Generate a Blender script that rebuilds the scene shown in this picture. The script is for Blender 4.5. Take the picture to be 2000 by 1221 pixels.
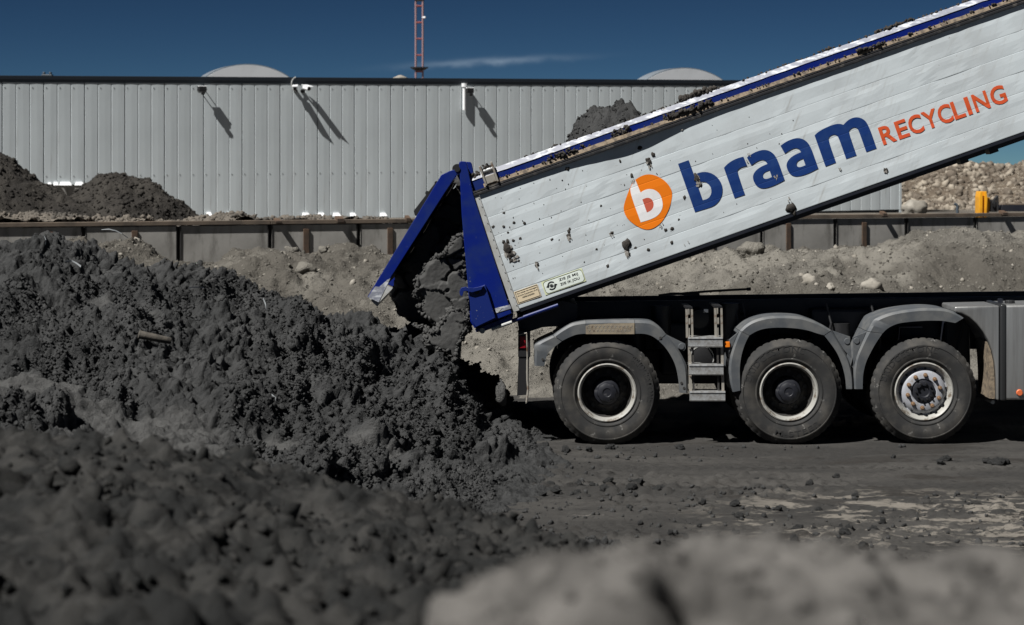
import bpy, bmesh, math, random
import numpy as np
from mathutils import Vector, Matrix

for o in list(bpy.data.objects): bpy.data.objects.remove(o)
SC = bpy.context.scene
COL = SC.collection
random.seed(7)
RNG = np.random.default_rng(7)

# ------------------------------------------------------------------ camera, sky, sun, exposure
FPX, HZ, CH = 3889.0, 325.0, 2.77            # focal length in photo pixels, horizon row, eye height
cam_d = bpy.data.cameras.new('camera'); cam = bpy.data.objects.new('camera', cam_d); COL.objects.link(cam)
cam.location = (0, 0, CH); cam.rotation_euler = (math.radians(90), 0, 0)
cam_d.sensor_width = 36.0; cam_d.lens = 36.0 * FPX / 2000.0
cam_d.shift_y = -(610.5 - HZ) / 2000.0
cam_d.clip_start = 0.05; cam_d.clip_end = 6000
cam_d.dof.use_dof = True; cam_d.dof.focus_distance = 20.0; cam_d.dof.aperture_fstop = 3.4
SC.camera = cam

SUN = Vector((-0.585, -0.51, 1.0)).normalized()
EL, ROT = math.asin(SUN.z), math.atan2(SUN.x, SUN.y)
W = bpy.data.worlds.new('World'); SC.world = W; W.use_nodes = True
nt = W.node_tree; nt.nodes.clear()
w_out = nt.nodes.new('ShaderNodeOutputWorld'); w_bg = nt.nodes.new('ShaderNodeBackground')
w_sky = nt.nodes.new('ShaderNodeTexSky'); w_sky.sky_type = 'NISHITA'; w_sky.sun_disc = False
w_sky.sun_elevation = EL; w_sky.sun_rotation = ROT
w_sky.altitude = 0; w_sky.air_density = 0.3; w_sky.dust_density = 0.0; w_sky.ozone_density = 4.5
def wn(t, **k):
    n = nt.nodes.new(t)
    for q, v in k.items(): setattr(n, q, v)
    return n
def wmath(op, a, b=None):
    n = wn('ShaderNodeMath', operation=op)
    for i, v in enumerate((a, b)):
        if v is None: continue
        if isinstance(v, (int, float)): n.inputs[i].default_value = v
        else: nt.links.new(v, n.inputs[i])
    return n.outputs[0]
# a polarised, contrasty blue: the same grade over the whole sky
w_a = wn('ShaderNodeVectorMath', operation='SCALE'); w_a.inputs['Scale'].default_value = 0.05
w_g = wn('ShaderNodeGamma'); w_g.inputs['Gamma'].default_value = 1.62
w_b = wn('ShaderNodeVectorMath', operation='MULTIPLY'); w_b.inputs[1].default_value = (18.5, 19.0, 14.0)
nt.links.new(w_sky.outputs[0], w_a.inputs[0]); nt.links.new(w_a.outputs[0], w_g.inputs['Color']); nt.links.new(w_g.outputs[0], w_b.inputs[0])
# one thin wisp of cirrus in the north
w_tc = wn('ShaderNodeTexCoord'); w_sp = wn('ShaderNodeSeparateXYZ'); nt.links.new(w_tc.outputs['Generated'], w_sp.inputs[0])
yy = wmath('MAXIMUM', w_sp.outputs[1], 0.02)
cu_ = wmath('MULTIPLY', wmath('DIVIDE', w_sp.outputs[0], yy), 30.0); cv_ = wmath('MULTIPLY', wmath('DIVIDE', w_sp.outputs[2], yy), 620.0)
w_cb = wn('ShaderNodeCombineXYZ'); nt.links.new(wmath('MULTIPLY', cu_, 3.0), w_cb.inputs[0]); nt.links.new(wmath('MULTIPLY', cv_, .22), w_cb.inputs[1])
w_no = wn('ShaderNodeTexNoise'); w_no.inputs['Scale'].default_value = 1.0; w_no.inputs['Detail'].default_value = 5; nt.links.new(w_cb.outputs[0], w_no.inputs['Vector'])
ca = wmath('ADD', cu_, 0.38); cb = wmath('SUBTRACT', wmath('SUBTRACT', cv_, 32.6), wmath('MULTIPLY', ca, 1.1))
cb = wmath('ADD', cb, wmath('MULTIPLY', wmath('SUBTRACT', w_no.outputs[0], .5), 2.2))
w_e = wmath('EXPONENT', wmath('MULTIPLY', wmath('ADD', wmath('MULTIPLY', ca, ca), wmath('MULTIPLY', cb, cb)), -1.0))
w_mix = wn('ShaderNodeMix', data_type='RGBA'); nt.links.new(wmath('MULTIPLY', w_e, wmath('MULTIPLY', w_no.outputs[0], .45)), w_mix.inputs['Factor'])
nt.links.new(w_b.outputs[0], w_mix.inputs['A']); w_mix.inputs['B'].default_value = (7, 8.5, 10, 1)
w_bg.inputs['Strength'].default_value = 0.05
nt.links.new(w_mix.outputs['Result'], w_bg.inputs['Color'])
nt.links.new(w_bg.outputs[0], w_out.inputs['Surface'])

sun_d = bpy.data.lights.new('sun', 'SUN'); sun = bpy.data.objects.new('sun', sun_d); COL.objects.link(sun)
sun_d.energy = 5.0; sun_d.angle = math.radians(0.5); sun_d.color = (1.0, 0.98, 0.945)
sun.rotation_euler = SUN.to_track_quat('Z', 'Y').to_euler(); sun.location = (-20, -20, 40)

SC.view_settings.view_transform = 'Standard'; SC.view_settings.look = 'None'
SC.view_settings.exposure = 0.5; SC.view_settings.gamma = 1.0; SC.view_settings.use_curve_mapping = False
SC.cycles.max_bounces = 6; SC.cycles.use_denoising = True

# ------------------------------------------------------------------ helpers
def P(px, py, Y):
    return Vector(((px - 1000.0) / FPX * Y, Y, CH - (py - HZ) / FPX * Y))
WL = {}                                        # world position of every object's origin
def tag(o, label=None, cat=None, group=None, kind=None):
    if label: o['label'] = label
    if cat: o['category'] = cat
    if group: o['group'] = group
    if kind: o['kind'] = kind
    return o
def empty(name, loc, parent=None):
    o = bpy.data.objects.new(name, None); COL.objects.link(o); loc = Vector(loc)
    o.empty_display_size = 0.2
    if parent is not None:
        o.parent = parent; o.location = loc - WL[parent.name]
    else: o.location = loc
    WL[o.name] = loc.copy()
    return o
def link(name, me, mat, parent=None, loc=None):
    """me: mesh in world coordinates (loc None: recentred on its own bounding box) or local round loc."""
    if loc is None:
        n = len(me.vertices); co = np.empty(n * 3); me.vertices.foreach_get('co', co); co = co.reshape(-1, 3)
        c = (co.min(0) + co.max(0)) / 2; c[2] = co[:, 2].min()
        me.vertices.foreach_set('co', (co - c).ravel()); loc = Vector(c)
    o = bpy.data.objects.new(name, me); COL.objects.link(o)
    if mat is not None and not me.materials: me.materials.append(mat)
    if parent is not None:
        o.parent = parent; o.location = Vector(loc) - WL[parent.name]
    else: o.location = loc
    WL[o.name] = Vector(loc)
    return o
def npmesh(name, V, F, smooth=False):
    me = bpy.data.meshes.new(name)
    V = np.asarray(V, dtype=np.float64)
    if isinstance(F, np.ndarray):
        k = F.shape[1]
        me.vertices.add(len(V)); me.vertices.foreach_set('co', V.ravel())
        me.loops.add(F.size); me.loops.foreach_set('vertex_index', F.ravel().astype(np.int32))
        me.polygons.add(len(F))
        me.polygons.foreach_set('loop_start', np.arange(0, F.size, k, dtype=np.int32))
        me.polygons.foreach_set('loop_total', np.full(len(F), k, dtype=np.int32))
    else:
        me.from_pydata([tuple(v) for v in V], [], F)
    if smooth: me.polygons.foreach_set('use_smooth', np.ones(len(me.polygons), dtype=bool))
    me.update(calc_edges=True)
    return me
class MB:
    def __init__(s): s.v = []; s.f = []
    def poly_extrude(s, pts, off):
        """pts: closed 3-D outline; off: extrusion vector"""
        n = len(pts); b = len(s.v); off = Vector(off)
        s.v += [Vector(p) for p in pts] + [Vector(p) + off for p in pts]
        s.f.append(list(range(b, b + n))); s.f.append(list(range(b + 2 * n - 1, b + n - 1, -1)))
        for i in range(n):
            j = (i + 1) % n; s.f.append([b + j, b + i, b + n + i, b + n + j])
        return s
    def box(s, lo, hi):
        x0, y0, z0 = lo; x1, y1, z1 = hi
        return s.poly_extrude([(x0, y0, z0), (x1, y0, z0), (x1, y0, z1), (x0, y0, z1)], (0, y1 - y0, 0))
    def tube(s, a, b, r, n=12, r2=None):
        a = Vector(a); b = Vector(b); d = (b - a).normalized(); r2 = r if r2 is None else r2
        u = d.orthogonal().normalized(); w = d.cross(u); k = len(s.v)
        for c, rr in ((a, r), (b, r2)):
            for i in range(n):
                t = 2 * math.pi * i / n; s.v.append(c + u * math.cos(t) * rr + w * math.sin(t) * rr)
        for i in range(n):
            j = (i + 1) % n; s.f.append([k + i, k + j, k + n + j, k + n + i])
        s.f.append(list(range(k + n - 1, k - 1, -1))); s.f.append(list(range(k + n, k + 2 * n)))
        return s
    def path(s, pts, r, n=8):
        for a, b in zip(pts[:-1], pts[1:]): s.tube(a, b, r, n)
        return s
    def lathe(s, c, prof, n=48, fn=None):
        """revolve (radius, y) profile about the Y axis through c; fn(i, k, r) may change a radius"""
        c = Vector(c); b = len(s.v); m = len(prof)
        for i in range(n):
            t = 2 * math.pi * i / n
            for k, (r, y) in enumerate(prof):
                if fn: r = fn(i, k, r)
                s.v.append(c + Vector((math.cos(t) * r, y, math.sin(t) * r)))
        for i in range(n):
            j = (i + 1) % n
            for k in range(m - 1):
                s.f.append([b + i * m + k, b + i * m + k + 1, b + j * m + k + 1, b + j * m + k])
        return s
    def build(s, name, mat, parent=None, bevel=0.0, smooth=False, seg=2):
        me = npmesh(name, [tuple(v) for v in s.v], s.f)
        bm = bmesh.new(); bm.from_mesh(me)
        bmesh.ops.recalc_face_normals(bm, faces=bm.faces)
        if bevel:
            es = [e for e in bm.edges if len(e.link_faces) == 2 and e.calc_face_angle(0) > 0.5]
            bmesh.ops.bevel(bm, geom=es, offset=bevel, segments=seg, affect='EDGES', profile=0.5, clamp_overlap=True)
        if smooth:
            for f in bm.faces: f.smooth = True
            for e in bm.edges:
                if len(e.link_faces) == 2 and e.calc_face_angle(0) > 0.6: e.smooth = False
        bm.to_mesh(me); bm.free()
        return link(name, me, mat, parent)

# numpy noise
def _h(ix, iy, iz, k):
    h = (ix.astype(np.int64) * 374761393 + iy.astype(np.int64) * 668265263 + iz.astype(np.int64) * 2147483647 + k * 974634777) & 0xFFFFFFFF
    h = ((h ^ (h >> 13)) * 1274126177) & 0xFFFFFFFF
    h = ((h ^ (h >> 16)) * 2246822519) & 0xFFFFFFFF
    return ((h ^ (h >> 15)) & 0xFFFFFF) / float(0xFFFFFF)
def vnoise(p, seed=0):
    i = np.floor(p).astype(np.int64); f = p - i; u = f * f * f * (f * (f * 6 - 15) + 10)
    r = 0
    for dx in (0, 1):
        for dy in (0, 1):
            for dz in (0, 1):
                w = (u[:, 0] if dx else 1 - u[:, 0]) * (u[:, 1] if dy else 1 - u[:, 1]) * (u[:, 2] if dz else 1 - u[:, 2])
                r = r + w * _h(i[:, 0] + dx, i[:, 1] + dy, i[:, 2] + dz, seed)
    return r * 2 - 1
def fbm(p, oct=4, seed=0, gain=0.5):
    a, r = 1.0, 0
    for k in range(oct):
        r = r + a * vnoise(p * (2.03 ** k) + 17.3 * k, seed + k); a *= gain
    return r
def worley(p, seed=0):
    i = np.floor(p).astype(np.int64); f1 = np.full(len(p), 9.0); f2 = f1.copy(); cid = np.zeros(len(p))
    for dx in (-1, 0, 1):
        for dy in (-1, 0, 1):
            for dz in (-1, 0, 1):
                c = i + np.array([dx, dy, dz])
                q = np.stack([c[:, k] + 0.1 + 0.8 * _h(c[:, 0], c[:, 1], c[:, 2], seed + 1 + k) for k in range(3)], 1)
                d = np.sqrt(((p - q) ** 2).sum(1)); h = _h(c[:, 0], c[:, 1], c[:, 2], seed + 9)
                n = d < f1
                f2 = np.where(n, f1, np.minimum(f2, d)); cid = np.where(n, h, cid); f1 = np.where(n, d, f1)
    return f1, f2, cid
def sstep(a, b, x):
    t = np.clip((x - a) / (b - a), 0, 1); return t * t * (3 - 2 * t)
def clods(p, sizes, seed=0, amp=0.55):
    """packed round lumps of falling size: height to add along the normal"""
    r = np.zeros(len(p))
    for k, s in enumerate(sizes):
        q = p / s + 0.35 * np.stack([vnoise(p / s * 1.7, seed + 31 + 3 * k + j) for j in range(3)], 1)
        f1, f2, cid = worley(q, seed + 50 * k)
        b = np.sqrt(np.clip(1 - (f1 / 0.85) ** 2, 0, 1))
        r += amp * s * b * (0.25 + 0.95 * cid)
    return r
def rbf(ctrl, smooth=1e-3):
    c = np.array([[v[0], v[1]] for v in ctrl]); z = np.array([v[2] for v in ctrl]); n = len(c)
    def k(d2): return 0.5 * d2 * np.log(d2 + 1e-9)
    A = np.zeros((n + 3, n + 3)); d2 = ((c[:, None] - c[None]) ** 2).sum(-1)
    A[:n, :n] = k(d2) + smooth * np.eye(n); A[:n, n] = 1; A[:n, n + 1:] = c; A[n, :n] = 1; A[n + 1:, :n] = c.T
    w = np.linalg.solve(A, np.concatenate([z, np.zeros(3)]))
    def ev(x, y):
        r = w[n] + w[n + 1] * x + w[n + 2] * y
        for j in range(n):
            r = r + w[j] * k((x - c[j, 0]) ** 2 + (y - c[j, 1]) ** 2)
        return r
    return ev
def axis(*segs):
    """(start, stop, step) pieces -> sorted coordinates"""
    a = []
    for s, e, st in segs: a += list(np.arange(s, e, st))
    a.append(segs[-1][1]); return np.array(sorted(a))
def grid_faces(nx, ny):
    i = np.arange(nx - 1)[:, None] * ny + np.arange(ny - 1)[None]
    return np.stack([i, i + ny, i + ny + 1, i + 1], -1).reshape(-1, 4)
def heightfield(xs, ys, zf):
    X, Y = np.meshgrid(xs, ys, indexing='ij'); x, y = X.ravel(), Y.ravel(); z = zf(x, y)
    Z = z.reshape(X.shape); gx = np.gradient(Z, xs, axis=0).ravel(); gy = np.gradient(Z, ys, axis=1).ravel()
    n = np.stack([-gx, -gy, np.ones_like(gx)], 1); n /= np.linalg.norm(n, axis=1)[:, None]
    return np.stack([x, y, z], 1), n, grid_faces(len(xs), len(ys))
def cull(V, F, keep):
    F = F[keep[F].any(1)]; used = np.unique(F); m = np.full(len(V), -1); m[used] = np.arange(len(used))
    return V[used], m[F], used
def attr(me, name, vals):
    a = me.attributes.new(name, 'FLOAT', 'POINT'); a.data.foreach_set('value', np.asarray(vals, dtype=np.float32))

# ------------------------------------------------------------------ materials
MATS = {}
def M(name, base, rough=0.7, metal=0.0, var=None, vscale=4.0, vlo=0.4, vhi=0.65, var2=None, v2scale=30.0, v2lo=0.55, v2hi=0.6,
      bump=0.0, bscale=40.0, bdist=0.01, stretch=(1, 1, 1), spec=0.5, at=None, atcol=None, rvar=0.0, coat=0.0, streak=None, orand=0.0):
    if name in MATS: return MATS[name]
    m = bpy.data.materials.new(name); m.use_nodes = True; MATS[name] = m
    t = m.node_tree; b = t.nodes['Principled BSDF']; L = t.links.new
    def rgba(c): return (*c, 1) if not isinstance(c, float) else (c, c, c, 1)
    b.inputs['Base Color'].default_value = rgba(base); b.inputs['Roughness'].default_value = rough
    b.inputs['Metallic'].default_value = metal; b.inputs['Specular IOR Level'].default_value = spec
    b.inputs['Coat Weight'].default_value = coat
    tc = t.nodes.new('ShaderNodeTexCoord'); mp = t.nodes.new('ShaderNodeMapping'); mp.inputs['Scale'].default_value = stretch
    L(tc.outputs['Object'], mp.inputs[0])
    col = None
    def noise(sc, det=6, rgh=0.6):
        n = t.nodes.new('ShaderNodeTexNoise'); n.inputs['Scale'].default_value = sc; n.inputs['Detail'].default_value = det
        n.inputs['Roughness'].default_value = rgh; L(mp.outputs[0], n.inputs['Vector']); return n
    def layer(prev, c2, fac):
        mx = t.nodes.new('ShaderNodeMix'); mx.data_type = 'RGBA'
        if prev is None: mx.inputs['A'].default_value = rgba(base)
        else: L(prev, mx.inputs['A'])
        mx.inputs['B'].default_value = rgba(c2); L(fac, mx.inputs['Factor']); return mx.outputs['Result']
    def ramp(src, lo, hi):
        r = t.nodes.new('ShaderNodeMapRange'); r.inputs['From Min'].default_value = lo; r.inputs['From Max'].default_value = hi
        r.interpolation_type = 'SMOOTHSTEP'; L(src, r.inputs['Value']); return r.outputs[0]
    if var is not None:
        f = ramp(noise(vscale).outputs[0], vlo, vhi); col = layer(col, var, f)
        if rvar:
            r = t.nodes.new('ShaderNodeMapRange'); r.inputs['To Min'].default_value = rough; r.inputs['To Max'].default_value = min(1, rough + rvar)
            L(f, r.inputs['Value']); L(r.outputs[0], b.inputs['Roughness'])
    if var2 is not None: col = layer(col, var2, ramp(noise(v2scale, 4, 0.65).outputs[0], v2lo, v2hi))
    if streak:
        sc_, col_, lo_, hi_, rot_ = streak
        m1 = t.nodes.new('ShaderNodeMapping'); m1.inputs['Rotation'].default_value = (0, rot_, 0); L(tc.outputs['Object'], m1.inputs[0])
        m2 = t.nodes.new('ShaderNodeMapping'); m2.inputs['Scale'].default_value = sc_; L(m1.outputs[0], m2.inputs[0])
        n_ = t.nodes.new('ShaderNodeTexNoise'); n_.inputs['Scale'].default_value = 1.0; n_.inputs['Detail'].default_value = 7; n_.inputs['Roughness'].default_value = .65; L(m2.outputs[0], n_.inputs['Vector'])
        col = layer(col, col_, ramp(n_.outputs[0], lo_, hi_))
    if orand:
        oi = t.nodes.new('ShaderNodeObjectInfo'); r_ = t.nodes.new('ShaderNodeMapRange'); r_.inputs['To Max'].default_value = orand; L(oi.outputs['Random'], r_.inputs['Value'])
        col = layer(col, tuple(c_ * .72 for c_ in base), r_.outputs[0])
    if at:
        a = t.nodes.new('ShaderNodeAttribute'); a.attribute_name = at; col = layer(col, atcol, a.outputs['Fac'])
    if col is not None: L(col, b.inputs['Base Color'])
    if bump:
        bp_ = t.nodes.new('ShaderNodeBump'); bp_.inputs['Strength'].default_value = bump; bp_.inputs['Distance'].default_value = bdist
        L(noise(bscale, 8, 0.7).outputs[0], bp_.inputs['Height']); L(bp_.outputs[0], b.inputs['Normal'])
    return m

soil = M('dark_soil', (0.037, 0.0378, 0.038), 0.85, var=(0.057, 0.0575, 0.0575), vscale=1.6, bump=1.0, bscale=45, bdist=0.03,
         var2=(0.015, 0.0155, 0.016), v2scale=9, v2lo=0.5, v2hi=0.7, spec=0.25, at='smear', atcol=(0.098, 0.097, 0.094))
slab_m = M('pressed_soil', (0.056, 0.0555, 0.0535), 0.78, var=(0.038, 0.0378, 0.037), vscale=3, bump=0.3, bscale=35, bdist=0.012, spec=0.35)
soil_fore = M('foreground_soil', (0.0145, 0.015, 0.0148), 0.88, var=(0.036, 0.035, 0.033), vscale=5, bump=0.8, bscale=30, bdist=0.02, spec=0.2)
sand = M('pale_sand', (0.128, 0.121, 0.113), 0.9, var=(0.060, 0.057, 0.053), vscale=7, vlo=.38, vhi=.66, bump=0.6, bscale=25, bdist=0.02, spec=0.2)
soil_brown = M('brown_soil', (0.042, 0.038, 0.033), 0.9, var=(0.026, 0.0235, 0.021), vscale=1.3, bump=1.0, bscale=14, bdist=0.05, spec=0.2)
mudm = M('dried_mud', (0.052, 0.047, 0.042), 0.9, var=(0.030, 0.0275, 0.025), vscale=8, bump=0.8, bscale=60, bdist=0.01, spec=0.2)
gravel = M('gravel', (0.21, 0.197, 0.171), 0.9, var=(0.125, 0.117, 0.102), vscale=0.7, vlo=0.42, vhi=0.62, var2=(0.23, 0.215, 0.19), v2scale=30,
           v2lo=0.56, v2hi=0.66, bump=1.0, bscale=24, bdist=0.06, spec=0.2, at='damp', atcol=(0.10, 0.092, 0.079))
stone = M('pale_stone', (0.27, 0.25, 0.215), 0.85, var=(0.17, 0.155, 0.13), vscale=3, bump=0.5, bscale=20, bdist=0.02)
rubble = M('rubble_earth', (0.125, 0.10, 0.075), 0.9, var=(0.08, 0.062, 0.046), vscale=0.5, bump=1.0, bscale=6, bdist=0.1, spec=0.2,
           var2=(0.22, 0.19, 0.15), v2scale=5)
stone2 = M('rubble_stone', (0.31, 0.27, 0.215), 0.85, var=(0.10, 0.08, 0.06), vscale=1.6, vlo=.38, vhi=.58, bump=0.5, bscale=5, bdist=0.05)
terr_m = M('terrace_earth', (0.125, 0.108, 0.088), 0.9, var=(0.06, 0.054, 0.046), vscale=0.6, bump=0.8, bscale=8, bdist=0.05)
clad_m = M('grey_cladding', (0.54, 0.585, 0.60), 0.55, var=(0.475, 0.515, 0.53), vscale=0.8, stretch=(1, 1, 0.35), bump=0.12, bscale=1.6, bdist=0.03, spec=0.35, orand=.28, streak=((9, 1, .5), (.42, .44, .44), .56, .78, 0))
clad_d = M('cladding_seam', (0.12, 0.125, 0.13), 0.6)
trim_m = M('roof_trim', (0.012, 0.016, 0.022), 0.45)
trim_l = M('roof_trim_lower', (0.06, 0.075, 0.09), 0.5)
dome_m = M('skylight_end', (0.72, 0.73, 0.74), 0.4, var=(0.62, 0.63, 0.64), vscale=1.5)
dome_s = M('skylight_shell', (0.22, 0.25, 0.28), 0.25, spec=0.6)
white_m = M('white_plastic', (0.78, 0.79, 0.8), 0.4)
black_m = M('black_plastic', (0.012, 0.012, 0.013), 0.5)
conc = M('concrete_panel', (0.31, 0.30, 0.28), 0.85, streak=((5, 1, 1.1), (.13, .124, .112), .48, .72, 0), var=(0.20, 0.193, 0.178), vscale=0.9, vlo=0.35, vhi=0.7, var2=(0.26, 0.25, 0.23), v2scale=2.6, v2lo=0.58, v2hi=0.75,
         bump=0.25, bscale=12, bdist=0.01)
rust = M('rusty_steel', (0.095, 0.058, 0.036), 0.8, var=(0.045, 0.032, 0.024), vscale=3, bump=0.3, bscale=30)
rail_m = M('weathered_rail', (0.13, 0.10, 0.075), 0.8, var=(0.06, 0.048, 0.038), vscale=2, bump=0.3, bscale=20)
dark_joint = M('joint_steel', (0.018, 0.017, 0.016), 0.8)
panel_m = M('white_aluminium', (0.56, 0.61, 0.632), 0.38, streak=((13, 1, 1.6), (.40, .41, .40), .54, .80, -.338), var=(0.47, 0.505, 0.52), vscale=1.7, vlo=0.40, vhi=0.75, var2=(0.30, 0.285, 0.26), v2scale=26, v2lo=0.67, v2hi=0.76,
            stretch=(0.9, 1, 0.9), bump=0.05, bscale=3, bdist=0.01, spec=0.4, rvar=0.15)
alu_trim = M('alu_trim', (0.42, 0.43, 0.42), 0.45, var=(0.34, 0.34, 0.32), vscale=9)
blue_m = M('blue_paint', (0.0035, 0.013, 0.15), 0.35, var=(0.005, 0.018, 0.12), vscale=3, var2=(0.16, 0.17, 0.20), v2scale=24, v2lo=0.715, v2hi=0.73, spec=0.25, rvar=0.2, bump=0.05, bscale=8)
blue_worn = M('worn_blue_paint', (0.005, 0.017, 0.13), 0.4, var=(0.05, 0.05, 0.06), vscale=5, vlo=0.6, vhi=0.8, var2=(0.20, 0.21, 0.2), v2scale=34, v2lo=0.66, v2hi=0.69, rvar=0.3)
cap_m = M('worn_white_rim', (0.52, 0.54, 0.57), 0.5, var=(0.20, 0.21, 0.25), vscale=16, vlo=0.36, vhi=0.54, var2=(0.10, 0.09, 0.08), v2scale=9, v2lo=0.60, v2hi=0.72, stretch=(0.6, 1, 1.5))
ledge_m = M('muddy_ledge', (0.23, 0.18, 0.125), 0.85, var=(0.09, 0.072, 0.055), vscale=18, bump=0.7, bscale=50, stretch=(1, 1, 1))
railb = M('black_rail', (0.02, 0.02, 0.022), 0.45, var=(0.085, 0.078, 0.07), vscale=12, vlo=0.52, vhi=0.7)
navy = M('navy_chassis', (0.006, 0.008, 0.015), 0.5, var=(0.012, 0.013, 0.018), vscale=4)
fender_m = M("grey_plastic", (0.070, 0.077, 0.085), 0.55, var=(0.115, 0.118, 0.118), vscale=5, var2=(0.36, 0.36, 0.35), v2scale=20, v2lo=0.72, v2hi=0.76, bump=0.08, bscale=60, bdist=0.004)
tread_pl = M('tread_plate', (0.27, 0.225, 0.16), 0.6, var=(0.19, 0.16, 0.12), vscale=12)
rubber = M('dusty_rubber', (0.026, 0.026, 0.026), 0.8, var=(0.062, 0.058, 0.052), vscale=5, vlo=0.4, vhi=0.7, var2=(0.18, 0.175, 0.165), v2scale=11, v2lo=0.62, v2hi=0.72, bump=0.15, bscale=50, bdist=0.004, spec=0.3)
rubber_l = M('tyre_letter', (0.020, 0.020, 0.020), 0.7)
rim_w = M('worn_rim_lip', (0.33, 0.325, 0.30), 0.5, var=(0.12, 0.095, 0.07), vscale=11, vlo=0.48, vhi=0.66)
rim_d = M('dark_rim_dish', (0.028, 0.027, 0.026), 0.65, var=(0.05, 0.045, 0.04), vscale=10)
rim_s = M('silver_rim_disc', (0.34, 0.35, 0.38), 0.45, var=(0.24, 0.22, 0.2), vscale=12, vlo=0.55, vhi=0.7)
hub_m = M('dark_hub', (0.012, 0.013, 0.018), 0.5, var=(0.05, 0.05, 0.055), vscale=16, vlo=0.58, vhi=0.66)
nut_m = M('rusty_nut', (0.20, 0.12, 0.065), 0.7, var=(0.12, 0.075, 0.045), vscale=40)
tank_m = M('brushed_tank', (0.38, 0.385, 0.38), 0.42, metal=0.75, var=(0.31, 0.31, 0.305), vscale=30, stretch=(1, 1, 0.05), bump=0.03, bscale=60)
strap_m = M('tank_strap', (0.035, 0.036, 0.037), 0.3, metal=0.3)
alu_m = M('step_aluminium', (0.52, 0.53, 0.53), 0.38, metal=0.6, var=(0.36, 0.35, 0.33), vscale=22)
rustyup = M('dirty_upright', (0.34, 0.32, 0.28), 0.5, metal=0.3, var=(0.16, 0.10, 0.065), vscale=16, vlo=0.5, vhi=0.66)
red_m = M('red_lens', (0.20, 0.006, 0.012), 0.25)
amber = M('amber_lens', (0.75, 0.19, 0.01), 0.3)
orange_r = M('orange_reflector', (0.62, 0.14, 0.05), 0.35)
let_blue = M('lettering_blue', (0.006, 0.032, 0.155), 0.4, var=(0.012, 0.042, 0.16), vscale=9, var2=(0.36, 0.38, 0.42), v2scale=36, v2lo=0.73, v2hi=0.745)
let_red = M('lettering_orange_red', (0.60, 0.085, 0.03), 0.4, var=(0.64, 0.115, 0.02), vscale=4)
logo_o = M('logo_orange', (0.80, 0.19, 0.005), 0.4, var2=(0.62, 0.55, 0.48), v2scale=22, v2lo=0.735, v2hi=0.75)
logo_w = M('logo_white', (0.80, 0.80, 0.80), 0.4, var=(0.74, 0.73, 0.73), vscale=9)
logo_r = M('logo_red', (0.52, 0.105, 0.06), 0.4)
stick_t = M('tan_sticker', (0.66, 0.55, 0.38), 0.5)
stick_w = M('white_sticker', (0.70, 0.76, 0.70), 0.5)
stick_y = M('pale_yellow_sticker', (0.62, 0.66, 0.42), 0.5)
ink = M('black_ink', (0.015, 0.018, 0.018), 0.6)
yellow = M('machine_yellow', (0.72, 0.33, 0.01), 0.45, var=(0.55, 0.24, 0.01), vscale=2)
mast_r = M('mast_red', (0.30, 0.075, 0.06), 0.6)
mast_p = M('mast_pale', (0.34, 0.21, 0.21), 0.6)
plastic = M('plastic_scrap', (0.26, 0.275, 0.285), 0.35)
wood = M('muddy_wood', (0.085, 0.075, 0.062), 0.85, var=(0.04, 0.036, 0.03), vscale=14, bump=0.5, bscale=40)

# ================================================================== THE SETTING
# ---- ground: one sheet to the horizon, fine where the yard is seen
gx = axis((-1500, -60, 160), (-60, -8, 4), (-8, -1.2, 0.25), (-1.2, 6.2, 0.022), (6.2, 12, 0.3), (12, 60, 4), (60, 1500, 160))
gy = axis((-300, -20, 40), (-20, 8, 2), (8, 12, 0.25), (12, 21.0, 0.026), (21.0, 26, 0.15), (26, 80, 4), (80, 400, 40), (400, 3000, 300))
def ground_z(x, y):
    p = np.stack([x, y, 0 * x], 1); q = p * np.array([0.55, 1.5, 1])
    near = sstep(8, 11, y) * (1 - sstep(22, 25, y)) * sstep(-9, -5, x) * (1 - sstep(8, 12, x))
    f1, f2, cid = worley(p / 0.11, 3)
    patch = sstep(0.05, 0.45, fbm(q * 0.9, 3, 5))
    crumb = np.sqrt(np.clip(1 - (f1 / 0.6) ** 2, 0, 1)) * (cid > 0.72) * 0.028 * patch * (0.4 + cid)
    z = 0.035 * fbm(q * 0.8, 3, 1) + 0.017 * fbm(q * 4, 4, 2) * (0.35 + patch) + 0.006 * fbm(p * 22, 2, 8) + crumb
    rut = 0.03 * np.exp(-((y - 17.6 - 0.08 * np.sin(x * 0.7)) / 0.22) ** 2) + 0.025 * np.exp(-((y - 15.4) / 0.25) ** 2)
    for yc, ph in ((18.55, .3), (17.6, 1.4), (15.4, .2), (14.35, 2.2)):
        yy_ = y - yc - .06 * np.sin(x * .5 + ph); env = np.exp(-(yy_ / .16) ** 6) * (.35 + .65 * sstep(-.2, .3, fbm(p * .8, 2, 14)))
        z = z * (1 - .6 * env) - env * (.012 + .012 * np.sign(np.sin((x + np.abs(yy_) * .8) * 2 * np.pi / .13)) * (np.abs(np.abs(yy_) - .08) < .06))
    flat = np.exp(-((y - 20.2) / 0.5) ** 2) * 0.8
    return near * ((z - rut) * (1 - flat)) - 0.03
V, N, F = heightfield(gx, gy, ground_z)
me = npmesh('ground', V, F, True)
ground_m = bpy.data.materials.new('yard_ground'); ground_m.use_nodes = True
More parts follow.
